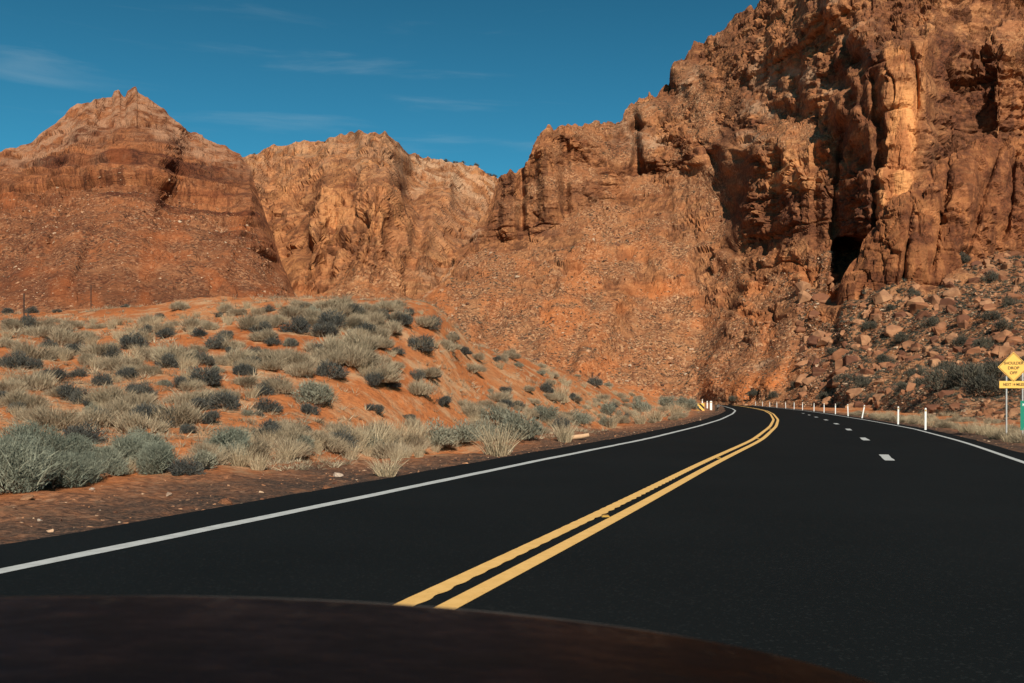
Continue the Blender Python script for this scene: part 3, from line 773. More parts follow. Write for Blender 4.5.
# ------------------------------------------------------------------ plants
def blades(base, direc, length, width, bend, tone, rng, seg=2):
    """thin bent strips; returns verts, quads, tone per face"""
    n = len(base)
    d = direc / np.linalg.norm(direc, axis=1)[:, None]
    up = np.array([0, 0, 1.0])
    side = np.cross(d, rng.normal(size=(n, 3))); side /= np.linalg.norm(side, axis=1)[:, None] + 1e-9
    out = d * [1, 1, 0]; out /= np.linalg.norm(out, axis=1)[:, None] + 1e-6
    V = []
    for k in range(seg + 1):
        t = k / seg
        c = base + d * (length * t)[:, None] + out * (bend * length * t * t)[:, None] - up * (0.35 * np.abs(bend) * length * t * t)[:, None]
        w = (width * (1 - 0.85 * t))[:, None]
        V += [c - side * w, c + side * w]
    V = np.stack(V, 1)
    m = 2 * (seg + 1)
    b = np.arange(n)[:, None] * m
    Q = np.concatenate([np.concatenate([b + 2 * k, b + 2 * k + 1, b + 2 * k + 3, b + 2 * k + 2], 1)[:, None] for k in range(seg)], 1)
    return V.reshape(-1, 3), Q.reshape(-1, 4), np.repeat(tone, seg)

def dome_dirs(n, rng, zmin=0.05):
    z = rng.uniform(zmin, 1, n); a = rng.uniform(0, 2 * PI, n); r = np.sqrt(1 - z * z)
    return np.stack([r * np.cos(a), r * np.sin(a), z], -1)

def sage_mesh(seed, nleaf, hgt=0.8, leaf=0.07, lobes=5, mat=None, stem_mat=None):
    """unit-width (about 1 m across) rounded bush made of stems and small leaves; returns foliage mesh, stems mesh"""
    rng = np.random.default_rng(seed)
    # lobes: separate branch heads make the outline uneven
    L = dome_dirs(lobes * 2, rng, 0.15); lc = L * rng.uniform(0.25, 0.36, (len(L), 1)) * [1, 1, hgt * 1.15]; lr = rng.uniform(0.14, 0.24, len(L))
    lt = rng.uniform(0.15, 0.85, len(L))
    pick = rng.integers(0, len(L), nleaf)
    dd = rng.normal(size=(nleaf, 3)); dd /= np.linalg.norm(dd, axis=1)[:, None]
    rad = rng.uniform(0.15, 1.0, nleaf) ** 0.5
    pos = lc[pick] + dd * (lr[pick] * rad)[:, None] * [1, 1, hgt]
    pos[:, 2] = np.abs(pos[:, 2]) * 1.3 + 0.02
    dirv = pos - [0, 0, -0.1] + rng.normal(scale=0.25, size=(nleaf, 3)); dirv[:, 2] = np.abs(dirv[:, 2]) + 0.25
    tone = np.clip(lt[pick] * 0.5 + rng.uniform(0, 0.5, nleaf), 0, 1)
    v, q, t = blades(pos, dirv, rng.uniform(0.6, 1.5, nleaf) * leaf, rng.uniform(0.09, 0.18, nleaf) * leaf, rng.uniform(-0.2, 0.4, nleaf), tone, rng, 1)
    # seed stalks sticking out of the top
    ns = nleaf // 12
    p2 = lc[rng.integers(0, len(L), ns)] + rng.normal(scale=0.07, size=(ns, 3)); p2[:, 2] = np.abs(p2[:, 2])
    d2 = dome_dirs(ns, rng, 0.55)
    v2, q2, t2 = blades(p2, d2, rng.uniform(0.16, 0.32, ns), np.full(ns, 0.006), rng.uniform(-0.1, 0.3, ns), rng.uniform(0.7, 1.0, ns), rng, 2)
    V = np.vstack([v, v2]); Q = np.vstack([q, q2 + len(v)]); T = np.concatenate([t, t2])
    me = np_mesh('foliage', V, Q, [mat], attrs={'tone': ('FACE', T)})
    nst = 16
    b = rng.normal(scale=0.03, size=(nst, 3)) * [1, 1, 0]; dv = dome_dirs(nst, rng, 0.2)
    sv, sq, st = blades(b, dv, rng.uniform(0.28, 0.5, nst), np.full(nst, 0.014), rng.uniform(-0.1, 0.3, nst), rng.uniform(0, 1, nst), rng, 3)
    sm = np_mesh('stems', sv, sq, [stem_mat], attrs={'tone': ('FACE', st)})
    return me, sm

def grass_mesh(seed, n, mat, spread=0.2, lean=0.32):
    """about 1 m tall tussock"""
    rng = np.random.default_rng(seed)
    a = rng.uniform(0, 2 * PI, n); r = spread * np.sqrt(rng.uniform(0, 1, n))
    base = np.stack([r * np.cos(a), r * np.sin(a), np.full(n, -0.02)], -1)
    d = np.stack([np.cos(a), np.sin(a), np.zeros(n)], -1) * rng.uniform(0.02, lean, n)[:, None] + rng.normal(scale=0.12, size=(n, 3)); d[:, 2] = 1
    ln = rng.uniform(0.45, 1.0, n) * (1 - 0.25 * np.linalg.norm(d[:, :2], axis=1))
    v, q, t = blades(base, d, ln, rng.uniform(0.005, 0.009, n), rng.uniform(0.0, 0.35, n), rng.uniform(0, 1, n), rng, 2)
    return np_mesh('blades', v, q, [mat], attrs={'tone': ('FACE', t)})

def puff_mesh(seed, n, mat, hgt=0.7):
    """finely branched dry bush (snakeweed, rabbitbrush): soft uneven heads of upright twigs, about 1 m wide"""
    rng = np.random.default_rng(seed)
    L = dome_dirs(9, rng, 0.1); lc = L * rng.uniform(0.16, 0.33, (9, 1)) * [1, 1, hgt]; lr = rng.uniform(0.12, 0.22, 9); lt = rng.uniform(0, 0.5, 9)
    pk = rng.integers(0, 9, n)
    dd = rng.normal(size=(n, 3)); dd /= np.linalg.norm(dd, axis=1)[:, None]
    base = lc[pk] + dd * (lr[pk] * rng.uniform(0.1, 1, n) ** 0.6)[:, None]; base[:, 2] = np.abs(base[:, 2]) * 0.85
    dv = base * [1, 1, 0.3] + rng.normal(scale=0.16, size=(n, 3)); dv[:, 2] = np.abs(dv[:, 2]) + rng.uniform(0.2, 0.6, n)
    ln = rng.uniform(0.07, 0.19, n)
    v, q, t = blades(base, dv, ln, rng.uniform(0.003, 0.007, n), rng.uniform(-0.1, 0.35, n), np.clip(lt[pk] + rng.uniform(0, 0.5, n), 0, 1), rng, 1)
    return np_mesh('twigs', v, q, [mat], attrs={'tone': ('FACE', t)})

# ------------------------------------------------------------------ stones
def hull_rock(seed, npts=16, squash=(1, 0.8, 0.6)):
    rng = np.random.default_rng(seed)
    bm = bmesh.new()
    p = rng.normal(size=(npts, 3)); p /= np.linalg.norm(p, axis=1)[:, None]; p *= rng.uniform(0.75, 1.1, (npts, 1))
    p = np.sign(p) * np.abs(p) ** 0.75
    p *= 0.5 * np.array(squash)
    for q in p: bm.verts.new(q)
    r = bmesh.ops.convex_hull(bm, input=bm.verts)
    bmesh.ops.delete(bm, geom=list({g for g in r['geom_unused'] + r['geom_interior'] if isinstance(g, bmesh.types.BMVert)}), context='VERTS')
    bmesh.ops.triangulate(bm, faces=bm.faces)
    bmesh.ops.recalc_face_normals(bm, faces=bm.faces)
    bm.verts.index_update()
    v = np.array([x.co[:] for x in bm.verts]); f = np.array([[x.index for x in g.verts] for g in bm.faces])
    bm.free()
    return v, f

def bevel_rock(name, seed, mat, squash):
    v, f = hull_rock(seed, 15, squash)
    bm = bmesh.new(); vs = [bm.verts.new(q) for q in v]
    for t in f: bm.faces.new([vs[i] for i in t])
    bmesh.ops.dissolve_limit(bm, angle_limit=0.18, verts=bm.verts, edges=bm.edges)
    bmesh.ops.bevel(bm, geom=list(bm.edges), offset=0.014, segments=1, affect='EDGES', profile=0.6)
    bmesh.ops.triangulate(bm, faces=bm.faces)
    bmesh.ops.subdivide_edges(bm, edges=bm.edges, cuts=1)
    co = np.array([x.co[:] for x in bm.verts])
    dsp = 0.03 * fbm(co[:, 0] * 4, co[:, 1] * 4, co[:, 2] * 7, 3, seed)
    for x, k in zip(bm.verts, dsp): x.co += x.co.normalized() * k
    bmesh.ops.recalc_face_normals(bm, faces=bm.faces)
    me = bpy.data.meshes.new(name); bm.to_mesh(me); bm.free(); me.materials.append(mat)
    return me

def scatter_mesh(name, variants, pos, size, mat, rng, squash=0.75, tone=None):
    """many low-poly stones as one mesh"""
    V, Q, T = [], [], []; off = 0
    var = rng.integers(0, len(variants), len(pos))
    for k, (v, f) in enumerate(variants):
        idx = np.where(var == k)[0]
        if not len(idx): continue
        n = len(idx); a = rng.uniform(0, 2 * PI, n); ti = rng.normal(scale=0.35, size=n)
        ca, sa, ct, st = np.cos(a), np.sin(a), np.cos(ti), np.sin(ti)
        sc = size[idx][:, None] * rng.uniform(0.75, 1.25, (n, 3)) * [1, 1, squash]
        p = v[None] * sc[:, None]
        x = p[..., 0]; y = p[..., 1] * ct[:, None] - p[..., 2] * st[:, None]; z = p[..., 1] * st[:, None] + p[..., 2] * ct[:, None]
        q = np.stack([x * ca[:, None] - y * sa[:, None], x * sa[:, None] + y * ca[:, None], z], -1) + pos[idx][:, None]
        V.append(q.reshape(-1, 3)); Q.append((f[None] + (np.arange(n) * len(v))[:, None, None] + off).reshape(-1, f.shape[1])); off += n * len(v)
        T.append(np.repeat(rng.uniform(0, 1, n) if tone is None else tone[idx], len(f)))
    return np_mesh(name, np.vstack(V), np.vstack(Q), [mat], attrs={'tone': ('FACE', np.concatenate(T))})

# ------------------------------------------------------------------ labels that single things out
ORD = ['first', 'second', 'third', 'fourth', 'fifth', 'sixth', 'seventh', 'eighth', 'ninth', 'tenth', 'eleventh', 'twelfth', 'thirteenth', 'fourteenth', 'fifteenth', 'sixteenth', 'seventeenth', 'eighteenth', 'nineteenth', 'twentieth']
def order_word(i, n):
    if n == 1: return 'alone'
    if i == 0: return 'leftmost'
    if i == n - 1: return 'rightmost'
    if i < 20: return ORD[i] + ' from the left'
    return ORD[n - 1 - i] + ' from the right' if n - 1 - i < 20 else str(i + 1) + 'th from the left'
PENDING = []
def later(o, text): PENDING.append((o, text))
def flush_labels():
    by = {}
    for o, t in PENDING: by.setdefault(t, []).append(o)
    for t, os_ in by.items():
        os_.sort(key=lambda o: o.location.x / o.location.y)
        for i, o in enumerate(os_):
            o['label'] = t if len(os_) == 1 else t + ', ' + order_word(i, len(os_))
    PENDING.clear()

def dune_zone(px, py):
    if py > 426 and px < 470: row = 'in the roadside row'
    elif px >= 520: row = 'on the dune tail'
    elif py < 322 + (14 if px < 170 else 0): row = 'on the dune crest'
    elif py < 352: row = 'high on the dune'
    elif py < 385: row = 'midway down the dune'
    else: row = 'low on the dune'
    for lim, ph in ((62, 'by the fence post'), (140, "under the left butte"), (215, "under the butte's shoulder"), (300, 'under the butte gap'),
                    (370, 'under the dome'), (440, "right of the dome"), (520, 'by the orange bank'), (600, 'past the bank'), (9999, 'near the striped marker')):
        if px < lim: return row, ph

def scree_zone(px, py):
    if py > 408: row = 'at the roadside'
    elif py > 375: row = 'low on the rubble'
    elif py > 335: row = 'midway up the rubble'
    elif py > 292: row = 'high on the rubble'
    else: row = 'atop the rubble'
    for lim, ph in ((640, 'behind the dune end'), (700, 'behind the striped marker'), (760, 'above the far bend'), (815, 'left of the dark cleft'), (862, 'below the dark cleft'), (905, "below the fin's tip"),
                    (950, 'below the rock fin'), (990, 'left of the yellow sign'), (9999, 'behind the yellow sign')):
        if px < lim: return row, ph

# ================================================================== BUILD
M_GROUND = mat_ground()
M_ASPH = mat_asphalt()
M_WHITE = mat_paint('white_road_paint', (0.50, 0.51, 0.50), (0.40, 0.41, 0.40))
M_YEL = mat_paint('yellow_road_paint', (0.80, 0.48, 0.16), (0.72, 0.42, 0.13))
M_REFL = plain('reflector_plastic', (0.5, 0.28, 0.05), 0.3, 0.5)
M_ROCK_A = rock_material('butte_rock', 1.1, (0.78, 0.64, 0.55))
M_ROCK_B = rock_material('dome_rock', 1.4, (1.04, 0.97, 0.84))
M_ROCK_C = rock_material('cliff_rock', 1.0, (0.98, 0.93, 0.83))
M_ROCK_D = rock_material('fin_rock', 0.8, (0.92, 0.80, 0.68))
M_BOULD = stone_material('boulder_stone', (0.13, 0.054, 0.033), (0.31, 0.13, 0.062), (0.44, 0.235, 0.125))
M_PALE_STONE = stone_material('pale_stone', (0.40, 0.26, 0.18), (0.56, 0.44, 0.35), (0.70, 0.60, 0.5))
M_SAGE_DARK = leaf_material('dark_sage_leaf', (0.030, 0.033, 0.033), (0.066, 0.068, 0.063), (0.19, 0.165, 0.125))
M_SAGE_GREY = leaf_material('grey_sage_leaf', (0.085, 0.09, 0.07), (0.19, 0.185, 0.14), (0.34, 0.31, 0.22))
M_SAGE_TEAL = leaf_material('roadside_sage_leaf', (0.07, 0.082, 0.066), (0.16, 0.172, 0.132), (0.28, 0.28, 0.21))
M_TAN = leaf_material('dry_grass', (0.23, 0.165, 0.10), (0.41, 0.315, 0.20), (0.60, 0.48, 0.32))
M_PUFF = leaf_material('dry_twigs', (0.14, 0.105, 0.07), (0.29, 0.225, 0.15), (0.48, 0.385, 0.26))
M_STEM = leaf_material('bark_stems', (0.05, 0.035, 0.025), (0.10, 0.07, 0.05), (0.17, 0.12, 0.085))
M_SCRUB = leaf_material('scree_scrub_leaf', (0.035, 0.036, 0.03), (0.075, 0.07, 0.055), (0.15, 0.13, 0.09))
M_POST = plain('white_post_plastic', (0.78, 0.78, 0.76), 0.5, 0.3, wear=0.35)
M_STEEL = plain('galvanised_steel', (0.42, 0.42, 0.41), 0.45, 0.4, 0.6)
M_RUST = plain('rusty_steel', (0.045, 0.028, 0.022), 0.8, 0.2)
M_SIGNY = plain('sign_yellow', (0.82, 0.47, 0.10), 0.5, 0.3, wear=0.12, sc=3)
M_SIGNG = plain('sign_green', (0.005, 0.20, 0.13), 0.5, 0.3, wear=0.1, sc=3)
M_BLACK = plain('sign_black', (0.02, 0.018, 0.016), 0.6, 0.2)
M_SIGNW = plain('sign_white', (0.75, 0.76, 0.74), 0.5, 0.3, wear=0.1)

build_ground()
build_road()

oA, PA, xA, yA, rA, cA, nA = build_hill('butte', 'banded red butte with a pale knobbly summit, on the left', TA, -260, 332, 1.15, [70, 60, 45], a_cliff, a_feat, a_mask, a_disp, M_ROCK_A, back=(90, 0), jag=1.6)
oB, PB, xB, yB, rB, cB, nB = build_hill('mountain', 'orange domed mountain in the middle, behind the butte and cliff', TB, 150, 600, 1.15, [45, 70, 60], b_cliff, b_feat, b_mask, b_disp, M_ROCK_B, back=(120, 0), jag=2.2)
oC, PC, xC, yC, rC, cC, nC = build_hill('cliff', 'tall fractured red cliff above a rubble slope, on the right', TC, 370, 1400, 1.1, [75, 80, 95, 28, 80, 45], c_cliff, c_feat, c_mask, c_disp, M_ROCK_C, back=(50, 0), jag=4.0)
oD, PD, xD, yD, rD, cD, nD = build_hill('rock_fin', 'dark red rounded rock fin in front of the tall cliff', TD, 836, 1300, 1.1, [22, 50, 40, 22], lambda x, y, r: np.full_like(x, 0.96), d_feat, d_mask, d_disp, M_ROCK_D, back=(8, 0), jag=2.5)

# ---- rubble, boulders and scrub on the slopes
def visible_cells(P, x, y, r, cond, n, rng):
    idx = np.argwhere(cond)
    k = rng.integers(0, len(idx), n)
    i, j = idx[k, 0], idx[k, 1]
    i2 = np.minimum(i + 1, P.shape[0] - 1); j2 = np.minimum(j + 1, P.shape[1] - 1)
    u, w = rng.uniform(size=(n, 1)), rng.uniform(size=(n, 1))
    p = P[i, j] * (1 - u) * (1 - w) + P[i, j2] * u * (1 - w) + P[i2, j] * (1 - u) * w + P[i2, j2] * u * w
    return p, x[i, j], y[i, j]

rng = np.random.default_rng(5)
inframe = (xC > -30) & (xC < 1060)
tal = inframe & (rC > 0.02) & (rC < 1.95) & (cC < 0.5)
near = tal & (xC > 800)
pF, fx, fy = visible_cells(PC, xC, yC, rC, tal & (xC > 420), 13000, rng)
pN, nx_, ny_ = visible_cells(PC, xC, yC, rC, near, 30000, rng)
Pts = np.vstack([pF, pN]); sx = np.concatenate([fx, nx_]); 
u = rng.uniform(size=len(Pts))
pxsize = np.where(sx > 800, 1.15 + 1.15 * (1 / np.maximum(u, 0.003) ** 0.46 - 1), 1.1 + 0.9 * (1 / np.maximum(u, 0.01) ** 0.45 - 1))
pxsize = np.minimum(pxsize, 19)
hide = (sx > 836) & (HZ - F * (Pts[:, 2] - CAMH) / Pts[:, 1] < np.interp(sx, [836, 862, 905, 945, 985, 1024, 1100], [306, 299, 288, 275, 257, 239, 222]) + 3)
Pts, sx, pxsize = Pts[~hide], sx[~hide], pxsize[~hide]
size = pxsize * Pts[:, 1] / F
spy = HZ - F * (Pts[:, 2] - CAMH) / Pts[:, 1]
order = np.argsort(-pxsize * (spy > 0) * ((sx > 5) & (sx < 1020)))
NB = 290
big, rest = order[:NB], order[NB:]
ROCKVAR = [hull_rock(900 + k, 10, [(1, 0.8, 0.7), (1, 0.55, 0.5), (1, 0.7, 1.0), (1, 0.45, 0.7)][k % 4]) for k in range(12)]
def stone_tone_mat():
    t = NT('rubble_stone', 0.93, 0.12)
    col = t.ramp(t.attr('tone'), [(0.0, (0.09, 0.045, 0.03)), (0.3, (0.22, 0.092, 0.05)), (0.6, (0.42, 0.195, 0.095)), (0.85, (0.52, 0.30, 0.175)), (1.0, (0.58, 0.43, 0.3))])
    n = t.noise(t.pos, 2.5, 5, 0.7)
    col = t.mix(t.rng(n, 0.35, 0.65, 0.5, 0), col, (0.10, 0.045, 0.03))
    return t.done(col, t.bump(n, 0.6, 0.2))
M_RUBBLE = stone_tone_mat()
rub = obj('rubble', scatter_mesh('rubble', ROCKVAR, Pts[rest] + [0, 0, 0], size[rest], M_RUBBLE, rng))
tag(rub, 'small broken red stones strewn over the slope under the cliff', 'rubble', kind='stuff')
# rubble over the butte foot
tA = (xA > -20) & (xA < 300) & (rA > 0.2) & (rA < 1.7)
pA, ax_, ay_ = visible_cells(PA, xA, yA, rA, tA, 11000, rng)
szA = np.minimum(0.9 + 0.7 * (1 / np.maximum(rng.uniform(size=len(pA)), 0.01) ** 0.45 - 1), 5) * pA[:, 1] / F
rubA = obj('rubble', scatter_mesh('rubble', ROCKVAR, pA, szA, M_RUBBLE, rng))
tag(rubA, 'small stones strewn over the lower slope of the banded butte', 'rubble', kind='stuff')
BOULD = [bevel_rock('boulder', 700 + k, M_BOULD, [(1, .8, .62), (1, .7, .85), (1, .6, .5), (1, .95, .7), (1, .5, .75)][k % 5]) for k in range(12)]
shape_word = ['squat', 'upright', 'flat', 'blocky', 'slab-like']
for n_, i in enumerate(big):
    k = int(rng.integers(0, 12))
    o = obj('boulder', BOULD[k], loc=tuple(Pts[i] + [0, 0, 0.02 * size[i]]), rot=(rng.normal(0, 0.3), rng.normal(0, 0.3), rng.uniform(0, 6.28)))
    o.scale = (size[i] * 1.25,) * 3
    tag(o, None, 'boulder', 'boulders on the rubble slope')
    row, ph = scree_zone(sx[i], spy[i])
    sw = 'large' if pxsize[i] > 13 else ('middling' if pxsize[i] > 9 else 'small')
    later(o, f'{sw} {shape_word[k % 5]} boulder {row} {ph}')

# scrub dots: one uncountable scatter far off, individual bushes nearer
def twig_variant(seed, n):
    rg = np.random.default_rng(seed)
    d = dome_dirs(n, rg, 0.1); b = d * rg.uniform(0.05, 0.3, (n, 1)) * [1, 1, 0.7]
    v, q, t = blades(b, d + rg.normal(scale=0.3, size=(n, 3)) + [0, 0, 0.2], rg.uniform(0.12, 0.3, n), rg.uniform(0.02, 0.05, n), np.zeros(n), np.zeros(n), rg, 1)
    return v, q
TW = [twig_variant(50 + k, 46) for k in range(6)]
pS, s_x, s_y = visible_cells(PC, xC, yC, rC, tal & (xC > 430), 5000, rng)
pS0, s_x0, s_y0 = visible_cells(PC, xC, yC, rC, near, 7500, rng)
pS = np.vstack([pS, pS0]); s_x = np.concatenate([s_x, s_x0])
sizeS = (2.0 + 3.0 * rng.uniform(size=len(pS)) ** 2.2 + 4.5 * (s_x > 830) * rng.uniform(size=len(pS))) * pS[:, 1] / F
pS2, t_x, t_y = visible_cells(PB, xB, yB, rB, (xB > 240) & (xB < 510) & (rB > 0.1) & (rB < 3.05), 1500, rng)
pS3, q_x, q_y = visible_cells(PA, xA, yA, rA, tA, 600, rng)
pS4, w_x, w_y = visible_cells(PC, xC, yC, rC, (xC > 600) & (xC < 1040) & (rC > 2.9) & (rC < 5.8) & (cC < 0.7), 350, rng)
pAll = np.vstack([pS, pS2, pS3, pS4]); szAll = np.concatenate([sizeS, (1.3 + 2.2 * rng.uniform(size=1500) ** 2) * pS2[:, 1] / F, (1.5 + 1.8 * rng.uniform(size=600)) * pS3[:, 1] / F, (1.8 + 2.4 * rng.uniform(size=350)) * pS4[:, 1] / F])
scr = obj('scrub', scatter_mesh('scrub', TW, pAll, szAll, M_SCRUB, rng, squash=0.85))
tag(scr, 'tiny dark desert scrub dotted over the mountain slopes', 'scrub', kind='stuff')

# ---- plants on the dune and verges
sage_dark = [sage_mesh(300 + k, 2200, 0.74, 0.07, 5 + k % 3, M_SAGE_DARK, M_STEM) for k in range(6)]
sage_grey = [sage_mesh(340 + k, 2400, 0.75, 0.066, 5 + k % 3, M_SAGE_GREY, M_STEM) for k in range(4)]
sage_teal = [sage_mesh(380 + k, 14000, 0.95, 0.034, 8, M_SAGE_TEAL, M_STEM) for k in range(4)]
grasses = [grass_mesh(400 + k, 300, M_TAN) for k in range(5)]
puffs = [puff_mesh(440 + k, 2600, M_PUFF) for k in range(6)]
scrub_var = [sage_mesh(480 + k, 1500, 0.75, 0.07, 5, M_SCRUB, M_STEM) for k in range(4)]

def place(px, py): return hit_ground(px, py)

def put_sage(kind, px, py, wpx, hk=1.0, pos=None):
    var = {'dark': sage_dark, 'grey': sage_grey, 'teal': sage_teal, 'scree': scrub_var}[kind]
    X, Y, Z = pos if pos is not None else place(px, py)
    w = wpx * Y / F
    fol, st = var[random.randrange(len(var))]
    root = obj('sagebrush', fol, loc=(X, Y, Z - 0.03)) if wpx < 26 else empty('sagebrush', (X, Y, Z - 0.03))
    root.rotation_euler = (0, 0, random.uniform(0, 6.28)); root.scale = (w, w, w * hk)
    if wpx >= 26:
        obj('foliage', fol, root); obj('stems', st, root)
    tone = {'dark': 'dark grey-green', 'grey': 'pale grey-green', 'teal': 'silvery green', 'scree': 'dark olive'}[kind]
    sw = 'large' if wpx > 38 else ('medium' if wpx > 22 else 'small')
    row, ph = dune_zone(px, py) if kind != 'scree' else scree_zone(px, py)
    tag(root, None, 'shrub', {'scree': 'dark bushes on the rubble slope', 'teal': 'sagebrush along the left roadside'}.get(kind, 'sagebrush on the dune'))
    later(root, f'{sw} {tone} sagebrush {row} {ph}')
    return root

def put_grass(px, py, hpx, pos=None, right=False):
    X, Y, Z = pos if pos is not None else place(px, py)
    h = hpx * Y / F
    o = obj('dry_grass_clump', random.choice(grasses), loc=(X, Y, Z - 0.02), rot=(0, 0, random.uniform(0, 6.28)))
    wk = random.uniform(0.9, 1.5); o.scale = (h * wk, h * wk, h)
    row, ph = scree_zone(px, py) if right else dune_zone(px, py)
    sw = 'tall' if hpx > 24 else ('short' if hpx < 13 else 'middling')
    tag(o, None, 'grass', 'dry grass clumps by the road and on the dune')
    later(o, f'{sw} straw grass clump {row} {ph}')
    return o

def put_puff(px, py, wpx, pos=None, right=False, hk=1.0):
    X, Y, Z = pos if pos is not None else place(px, py)
    w = wpx * Y / F * 1.25
    o = obj('dry_bush', random.choice(puffs), loc=(X, Y, Z - 0.03), rot=(0, 0, random.uniform(0, 6.28)))
    o.scale = (w, w, w * hk)
    row, ph = scree_zone(px, py) if right else dune_zone(px, py)
    sw = 'broad' if wpx > 34 else ('small' if wpx < 20 else 'rounded')
    tag(o, None, 'bush', 'dry tan bushes by the road and on the dune')
    later(o, f'{sw} tan twiggy bush {row} {ph}')
    return o

# shrubs read off the photograph: (x, foot y, width) in pixels
Z6 = [(130,155,50),(200,168,70),(355,155,80),(205,228,52),(335,228,54),(295,180,60),(140,240,66),(40,205,80),(440,205,60),(480,170,45),(570,155,60),(535,195,60),(640,222,50),
      (540,250,90),(470,260,60),(180,290,70),(45,320,50),(515,318,70),(590,312,80),(405,358,110),(235,305,40),(350,270,50),(300,330,50),(390,185,40),(525,122,45),(590,130,50),(440,125,50),(385,115,40),(95,205,45),(30,100,50),(80,105,60),(100,262,30),(495,375,50),(230,335,40),(680,330,30),(290,355,46)]
Z7 = [(85,138,60),(175,140,80),(270,128,92),(250,150,70),(330,95,55),(360,145,72),(402,102,44),(450,118,66),(160,175,40),(500,190,78),(40,250,60),(58,208,66),(265,258,90),(112,170,50),(100,346,72),(85,302,58),(10,330,34),(98,416,80),
      (375,278,70),(425,283,46),(490,262,50),(532,256,46),(440,195,40),(615,195,40),(560,332,50),(475,377,34),(200,403,36),(535,132,58),(205,80,40),(100,85,40),(470,90,30)]
Z5 = [(180,125,50),(75,100,56),(305,246,84),(280,160,46),(435,282,58),(380,412,96),(585,402,84),(530,212,78),(120,248,66),(50,248,40),(215,60,80),(330,102,66),(595,218,44),(260,365,60)]
spots = [(x / 2.627, 290 + y / 2.627, w / 2.627, 'dark') for x, y, w in Z6] + [(230 + x / 2.627, 280 + y / 2.627, w / 2.627, 'dark') for x, y, w in Z7]
spots += [(480 + x / 4.655, 340 + y / 4.655, w / 4.655, 'dark' if i % 3 else 'grey') for i, (x, y, w) in enumerate(Z5)]
spots += [(315, 404, 42, 'grey'), (430, 445, 46, 'grey'), (455, 442, 44, 'grey'), (520, 439, 46, 'grey'), (500, 431, 40, 'grey'), (640, 412, 24, 'grey'), (684, 408, 20, 'grey'), (610, 416, 24, 'grey'), (575, 424, 28, 'grey'), (545, 421, 32, 'grey'), (480, 440, 36, 'grey'), (690, 410, 18, 'grey'), (668, 409, 22, 'grey')]
spots += [(205, 470, 34, 'grey'), (228, 462, 36, 'grey'), (340, 448, 34, 'dark'), (365, 450, 34, 'grey'), (82, 444, 46, 'dark'), (266, 440, 32, 'dark'), (185, 474, 34, 'dark'), (300, 452, 30, 'grey')]
for px, py, w, k in spots: put_sage(k, px, py, w * 1.14, random.uniform(0.85, 1.1))
for px, py, w, hk in [(8, 492, 78, 0.95), (50, 488, 62, 0.85), (-22, 494, 70, 1.0), (78, 482, 46, 0.9), (103, 474, 46, 0.9), (128, 465, 48, 0.85), (160, 473, 46, 0.9), (30, 470, 70, 0.9), (228, 452, 44, 0.8), (70, 466, 54, 0.8), (145, 457, 46, 0.8)]:
    put_sage('teal', px, py, w * 1.15, hk * 1.05)

for _ in range(80):
    px, py = random.uniform(0, 640), random.uniform(306, 425)
    X, Y, Z = place(px, py)
    if Y > 120 or D_L - float(road_d(X, Y)) < 3.0 or (330 < px < 540 and 345 < py < 405): continue
    put_sage('dark' if random.random() < 0.75 else 'grey', px, py, random.uniform(0.35, 0.8) * F / Y, random.uniform(0.8, 1.1), (X, Y, Z))
# tan bushes and grass: masses read off the photograph, filled at random inside them
masses = [(0, 170, 322, 340, 26), (170, 440, 306, 330, 60), (330, 400, 330, 378, 22), (60, 330, 332, 372, 34), (0, 150, 340, 400, 14), (150, 300, 360, 400, 14), (440, 560, 345, 372, 7), (545, 640, 372, 402, 28), (460, 560, 400, 436, 36), (560, 690, 398, 424, 54), (200, 460, 430, 462, 42), (420, 470, 322, 350, 6), (400, 540, 366, 400, 5), (15, 200, 400, 432, 12)]
def near_edge(px, py, lim):
    X, Y, Z = place(px, py); d = road_d(X, Y)
    return D_L - d < lim, (X, Y, Z)
for x0, x1, y0, y1, n in masses:
    for _ in range(int(n * 1.2)):
        px, py = random.uniform(x0, x1), random.uniform(y0, y1)
        bad, pos = near_edge(px, py, 2.2)
        if bad or pos[1] > 178: continue
        dist = pos[1]
        if random.random() < 0.45: put_grass(px, py, random.uniform(0.3, 0.55) * F / dist, pos)
        else: put_puff(px, py, random.uniform(0.55, 1.25) * F / dist, pos, hk=random.uniform(0.8, 1.15))
for px, py, h in [(372, 452, 40), (398, 446, 34), (355, 450, 32), (383, 450, 36), (240, 466, 30), (498, 456, 40), (565, 442, 28), (386, 476, 28), (640, 424, 18), (655, 421, 18), (676, 416, 18), (560, 402, 26), (415, 442, 28), (610, 428, 18), (285, 462, 26), (128, 474, 22), (258, 470, 24)]:
    put_grass(px, py, h)
for px, py, w in [(378, 382, 46), (350, 366, 48), (330, 352, 44), (360, 350, 46), (282, 366, 44), (300, 376, 36), (110, 404, 44), (250, 458, 48), (285, 456, 42), (205, 464, 40), (318, 398, 40), (60, 345, 40), (30, 360, 44), (345, 440, 40), (375, 442, 44)]:
    put_puff(px, py, w)

